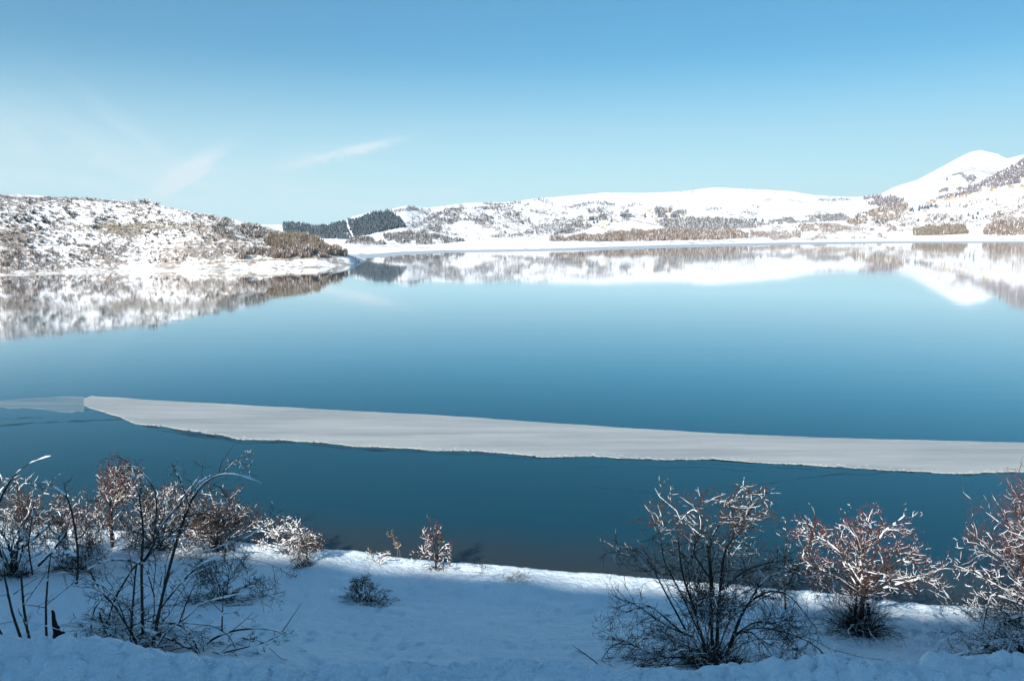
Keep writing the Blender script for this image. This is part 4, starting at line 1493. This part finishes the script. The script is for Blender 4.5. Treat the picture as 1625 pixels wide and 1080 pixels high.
shrub('bare_shrub', 'low arching bare shrub with branches bowed to the right over the snow', 'shrub', 318, 1036, 955, 235, 470, 102, stems=4,
      hand=[c1((880, 955, 2.6), (950, 890, 2.2), (1050, 850), (1180, 840, 1.5), (1280, 860), (1330, 920), (1365, 940, .4)), c1((1275, 858, 1), (1320, 790), (1360, 730, .35)),
            c1((920, 972, 1.6), (1060, 940), (1200, 905), (1290, 858, .8)), c1((1000, 855, 1.6), (1003, 750), (1010, 620, .4)), c1((1003, 770, .8), (970, 740), (935, 710, .35)),
            c1((650, 850, 2.8), (750, 880), (860, 935, 2.2)), c1((890, 940, 2), (850, 850), (790, 820), (660, 810, 1)), c1((1040, 860, .9), (1100, 810), (1140, 770, .35)),
            c1((1000, 950, 1), (1080, 880), (1180, 900), (1270, 980, .4)), c1((960, 950, 1), (1060, 970), (1160, 990, .4)), c1((1060, 930, .8), (1040, 880), (960, 830), (840, 820, .5)),
            c1((700, 940, 1.8), (760, 850), (850, 790), (900, 740, .6)), c1((560, 920, 1.8), (640, 860), (720, 820), (760, 780, .6))],
      hand_depth=0.25, n1=40, n2=110, n3=150, r0=0.012, spread=1.0, snow=1.1, extra=0.014, fit=False, lens=(0.34, 0.2, 0.1), upf=(0.02, 0.03), tsnow=0.5)
shrub('sapling_clump', 'clump of thin straight bare stems at the left edge of the photo', 'sapling', 38, 1016, 880, 0, 140, 103, stems=0,
      hand=[c1((100, 905, 2.8), (60, 780), (20, 600, 1.6)), c1((135, 908, 2.8), (108, 760), (95, 590, 1.6)), c1((18, 895, 2.2), (0, 850), (-60, 760, 1)),
            c1((212, 908, 2.4), (205, 760), (220, 560, 1.4), (230, 500, .9)), c1((110, 735, 1), (180, 640), (215, 590, .5)), c1((210, 735, 1), (330, 640), (400, 600, .4)),
            c1((60, 690, 1), (110, 650), (190, 600, .5)), c1((205, 750, .8), (150, 740), (110, 735, .5))],
      hand_depth=0.12, n1=14, n2=26, n3=20, snow=0.8, extra=0.01, fit=False, lens=(0.3, 0.16, 0.1), rmin=0.0045, tsnow=0.5)
shrub('bare_shrub', 'stiff bare shrub with thick snow logs leaning right near the left edge', 'shrub', 96, 985, 760, 0, 160, 104, stems=0,
      hand=[c1((345, 640, 2.4), (360, 520, 2.2), (335, 360), (305, 250, 1.4), (200, 175, .4)), c1((50, 505, 3), (140, 445), (220, 375, 2)), c1((170, 560, 3), (230, 500), (300, 410, 1.6)),
            c1((-90, 560, 3), (-40, 350), (10, 230, 2.4), (60, 150, 1.2), (130, 95), (225, 65, .4)), c1((150, 600, 1.6), (130, 480), (150, 330), (160, 240, .5)), c1((345, 520, 2), (310, 500), (230, 520, 1.4))],
      hand_depth=0.2, n1=12, n2=24, n3=20, snow=1.5, extra=0.02, fit=False, lens=(0.25, 0.14, 0.1), tsnow=0.6)

# shaded round bush and the sunlit group behind
shrub('bare_shrub', 'round dark bush in blue shade behind the tall gangly shrub', 'bush', 352, 950, 858, 285, 425, 110, stems=16, n1=110, n2=420, n3=1170, r0=0.014, spread=0.8,
      arch=-0.06, snow=1.0, extra=0.012, litter=200)
shrub('snowy_bush', 'big dark bush heavy with snow at the left edge of the lake shore', 'bush', 22, 912, 752, -70, 92, 111, stems=14, n1=130, n2=520, n3=1950, r0=0.03, spread=0.6,
      snow=1.15, extra=0.024, litter=260, berries=40)
shrub('snowy_bush', 'broad snow laden bush between the left edge bush and the slim trunks', 'bush', 112, 905, 778, 55, 165, 112, stems=14, n1=130, n2=520, n3=1680, r0=0.022, spread=0.75,
      snow=1.3, extra=0.026, litter=300, arch=-0.03)
shrub('small_tree', 'slim double trunk small tree with snowy crown and red haws', 'tree', 178, 866, 735, 122, 222, 113, stems=12, n1=120, n2=520, n3=1300, r0=0.022, spread=0.75, trunk=0.33,
      snow=0.95, extra=0.020, berries=130, bark=M_TWIG, tip=M_RED)
shrub('snowy_bush', 'tall white bush thick with slanting snow behind the gangly shrub', 'bush', 250, 868, 745, 195, 335, 114, stems=16, n1=150, n2=620, n3=1950, r0=0.028, spread=0.7,
      snow=1.2, extra=0.026, cover=0.8, litter=260, berries=40)
shrub('snowy_bush', 'brown topped bush shaded on its right side beside the white bush', 'bush', 345, 872, 772, 285, 418, 115, stems=16, n1=150, n2=600, n3=1950, r0=0.024, spread=0.75,
      snow=0.75, extra=0.018, cover=0.6, litter=320, tip=M_TWIG, berries=50)
shrub('snowy_bush', 'bright white sunlit bush alone on the snowy lake edge', 'bush', 455, 880, 820, 412, 508, 116, stems=16, n1=120, n2=460, n3=900, r0=0.014, spread=0.75,
      snow=1.5, extra=0.022, cover=0.95, bark=M_TWIG)
shrub('snowy_bush', 'low dark bush in shade at the foot of the bright white bush', 'bush', 487, 895, 842, 462, 514, 117, stems=12, n1=90, n2=300, n3=500, r0=0.01, spread=0.7,
      snow=0.7, extra=0.012, litter=120)
shrub('bare_shrub', 'low snow pressed bush alone on the open blue snow field', 'bush', 580, 952, 908, 543, 628, 118, stems=26, n1=130, n2=560, n3=900, r0=0.011, spread=1.05, arch=-0.05,
      snow=1.0, extra=0.013, litter=60)
shrub('small_tree', 'small lone bare tree leaning left on the sunlit lake edge', 'tree', 692, 902, 826, 655, 722, 119, stems=12, n1=50, n2=170, n3=330, r0=0.022, spread=0.75, trunk=0.25,
      snow=0.9, extra=0.016, cover=0.75, litter=40, tip=M_RED)
shrub('dry_plant', 'thin golden dry stalk standing by the water', 'plant', 627, 893, 840, 616, 636, 120, stems=2, n1=16, n2=34, n3=40, r0=0.009, spread=0.05, snow=0.5, extra=0.008, bark=M_STRAW, twig=M_STRAW,
      lens=(0.2, 0.12, 0.08))
shrub('dry_plant', 'short snowy weeds left of the golden stalk', 'plant', 597, 890, 866, 578, 622, 121, stems=10, n1=30, n2=80, n3=80, r0=0.006, spread=0.9, snow=1.3, extra=0.014, bark=M_STRAW, twig=M_TWIG)
shrub('dry_plant', 'tuft of dry grass poking from the lit snow edge', 'plant', 818, 918, 905, 797, 846, 122, stems=22, n1=40, n2=60, n3=30, r0=0.005, spread=1.0, snow=0.8, extra=0.014, bark=M_STRAW, twig=M_STRAW)
shrub('dry_plant', 'few dark twigs in the snow right of the lone tree', 'plant', 760, 906, 896, 745, 776, 123, stems=6, n1=10, n2=14, n3=10, r0=0.005, spread=1.0, snow=0.5, extra=0.006)
shrub('dry_plant', 'flat dark twigs half buried left of the low pressed bush', 'plant', 460, 914, 906, 442, 476, 124, stems=8, n1=12, n2=14, n3=10, r0=0.006, spread=1.2, snow=0.5, extra=0.008)

# big bush right of centre
shrub('bare_shrub', 'big tangled bare bush with frosted top right of the middle', 'bush', 1128, 1054, 772, 965, 1275, 130, stems=20,
      hand=[c3((770, 985, 3.6), (740, 850), (700, 700, 2.8), (640, 540), (620, 330, 1)), c3((800, 1000, 3.6), (790, 800), (790, 600, 2.8), (775, 400), (740, 280), (735, 140, .6)),
            c3((812, 985, 3.6), (830, 750), (830, 560, 2.6), (850, 440), (920, 310, 2.2), (1015, 190, 1.2)), c3((800, 640, 2.4), (775, 390), (850, 250), (880, 150, 1.4), (955, 95, .6)),
            c3((780, 560, 2), (690, 430), (740, 300), (805, 165, .6)), c3((840, 620, 2), (960, 520), (1080, 480), (1190, 470, .5)),
            c3((890, 900, 2.8), (930, 760), (1000, 650), (1060, 560), (1170, 520), (1290, 530, .5)), c3((880, 910, 2.8), (950, 700), (1080, 620), (1190, 640), (1270, 740), (1365, 860, .4)),
            c3((720, 960, 1.8), (560, 960), (430, 1005, .5)), c3((560, 960, 1.5), (460, 930), (390, 890), (300, 890), (250, 940), (220, 1010, .7)),
            c3((700, 860, 2), (560, 800), (420, 700), (300, 650, .4)), c3((660, 850, 2), (480, 690), (340, 740), (255, 810, .4)), c3((660, 820, 2), (540, 600), (450, 430), (310, 400, .4)),
            c3((900, 840, 1.8), (1000, 830), (1080, 920), (1135, 1005, .4)), c3((760, 900, 2), (640, 640), (520, 420), (525, 220, .4)), c3((640, 320, 1), (560, 320), (510, 330, .4)),
            c3((905, 850, 1.8), (1010, 780), (1130, 790), (1210, 880, .4)), c3((760, 940, 1.8), (600, 870), (440, 860), (360, 960, .4)), c3((800, 300, 1.2), (700, 210), (640, 260), (600, 330, .4)),
            c3((900, 330, 1.2), (930, 210), (985, 120, .4))],
      hand_depth=0.5, n1=680, n2=2500, n3=2300, r0=0.016, spread=0.8, arch=-0.05, snow=0.7, extra=0.0085, cover=0.52, fit=False, lens=(0.24, 0.14, 0.085), litter=520, upf=(-0.01, 0.0),
      berries=50, rmin=0.0050, wob=0.17)
shrub('fallen_branch', 'loose dark branch sticking out of the snow left of the big tangled bush', 'branch', 945, 1055, 1020, 905, 955, 131, stems=0,
      hand=[c3((235, 1015, 1.2), (215, 990, 1.1), (150, 940, 1), (90, 900, .4)), c3((160, 948, .6), (130, 935), (100, 925, .3))], hand_depth=0.05, n1=3, n2=4, n3=2, snow=0.3, extra=0.005, fit=False, lens=(0.2, 0.1, 0.1))

# red-tinged small tree and its neighbours
shrub('small_tree', 'wide snowy hawthorn tree tinged red with haws at right', 'tree', 1362, 1000, 818, 1255, 1490, 140, stems=12,
      hand=[c4((390, 640, 3), (480, 520), (560, 470, 1.8), (635, 455, .7)), c4((395, 640, 3), (560, 590), (680, 560), (765, 508, .7)), c4((390, 600, 2.6), (440, 430), (470, 340), (595, 245, .6)),
            c4((380, 600, 2.6), (360, 440), (380, 330), (400, 270, .5)), c4((370, 600, 2.6), (280, 450), (200, 380), (140, 350, .5)), c4((360, 640, 2.4), (250, 560), (120, 500), (20, 490, .5)),
            c4((400, 640, 2), (560, 640), (700, 620, .6)), c4((400, 600, 2.2), (500, 470), (590, 410), (630, 395, .6)), c4((380, 830, 5), (372, 720), (382, 600, 4)), c4((400, 830, 3), (410, 720), (395, 620, 3)),
            c4((120, 500, 1.6), (100, 400), (140, 300), (130, 220), (90, 170, .4)), c4((40, 520, 1.6), (70, 460), (130, 350, 1)), c4((125, 325, .9), (80, 260), (28, 203, .35))],
      hand_depth=0.7, n1=260, n2=1050, n3=2300, r0=0.016, trunk=0.4, spread=1.0, arch=0.0, snow=0.95, extra=0.0125, cover=0.72, fit=False, lens=(0.30, 0.15, 0.075), litter=1000, litter_h=1.5, litter_w=0.62, berries=900, bark=M_BARK, tip=M_RED, upf=(0.02, 0.05))
shrub('sapling_clump', 'single upright snowy stem between big bush and red haw tree', 'sapling', 1250, 975, 815, 1225, 1262, 141, stems=0,
      hand=[c3((1165, 720, 1.8), (1155, 520), (1170, 400), (1165, 250, .5)), c3((1160, 480, .8), (1180, 420), (1200, 380, .4))], hand_depth=0.15, n1=14, n2=30, n3=30, snow=1.0, extra=0.012, fit=False, lens=(0.14, 0.07, 0.04))
shrub('small_tree', 'tall snowy tree cut by the right edge of the photo', 'tree', 1640, 992, 752, 1520, 1790, 142, stems=20, n1=170, n2=720, n3=1700, r0=0.03, spread=0.62, trunk=0.15, snow=0.95, extra=0.015, cover=0.75,
      berries=420, tip=M_RED, bark=M_TWIG, litter=200)
shrub('bare_shrub', 'low shaded shrub buried under snow logs at the bottom right corner', 'shrub', 1622, 1036, 915, 1490, 1760, 143, stems=18,
      hand=[c4((1240, 880, 4), (1070, 875, 3), (950, 925, 2), (780, 960, .6)), c4((1240, 690, 3.4), (1130, 640, 2.6), (1040, 590), (920, 510, .8)), c4((1240, 740, 3.4), (1130, 765), (1050, 830), (1000, 880, .9)),
            c4((1230, 930, 3), (1050, 930), (880, 945), (740, 930, .5)), c4((1000, 880, 1.4), (920, 830), (840, 830), (790, 880, .4)), c4((1220, 820, 2), (1080, 720), (990, 700), (975, 780, .5)), c4((1190, 700, 2), (1030, 640), (990, 700), (980, 830, .5)),
            c4((960, 780, 1), (830, 680), (700, 615, .4))],
      hand_depth=0.4, n1=220, n2=900, n3=1300, r0=0.014, spread=0.9, arch=-0.06, snow=1.2, extra=0.016, cover=0.8, fit=False, lens=(0.4, 0.2, 0.11), litter=140)
shrub('dry_plant', 'single thin dark twig upright in the snow right of the haw tree', 'plant', 1491, 976, 950, 1488, 1497, 144, stems=1, n1=3, n2=3, n3=2, r0=0.006, spread=0.1, snow=0.0)
shrub('dry_plant', 'low dark twigs crossing the lit strip left of the corner tree', 'plant', 1530, 974, 962, 1510, 1556, 145, stems=5, n1=8, n2=8, n3=6, r0=0.008, spread=1.2, snow=0.6, extra=0.008)

# rotten stump at left
Bs = base_at(92, 1017)
root = empty('tree_stump', tuple(Bs))
tag(root, 'black rotten split stump beside the thin stems at left', 'stump')
m_px = Bs[1] / F
for k, (dx0, dx1, h, w) in enumerate([(-2, -4, 58, 5.0), (6, 2, 30, 5.5), (13, 10, 24, 4.0)]):
    K, S_ = 9, 9
    t = np.linspace(0, 1, K)
    a = np.arange(S_) / S_ * 2 * np.pi
    rad = w * m_px * (1.25 - 0.75 * t)[:, None] * (1 + 0.28 * np.sin(a * 3 + k)[None] + 0.18 * r_.normal(0, 1, (K, S_)))
    cx = (dx0 + (dx1 - dx0) * t) * m_px
    V = np.stack([cx[:, None] + np.cos(a)[None] * rad, np.sin(a)[None] * rad * 0.8, (t * h * m_px)[:, None] + 0.02 * r_.normal(0, 1, (K, S_)) - 0.06], -1)
    tp = V[-1].mean(0) + np.array([0.01, 0, 0.05])
    V = np.concatenate([V.reshape(-1, 3), V[-1] * 0.15 + tp * 0.85])
    mesh_np('wood_splinter', V, _tube_faces(1, K + 1, S_), M_STUMP, root)
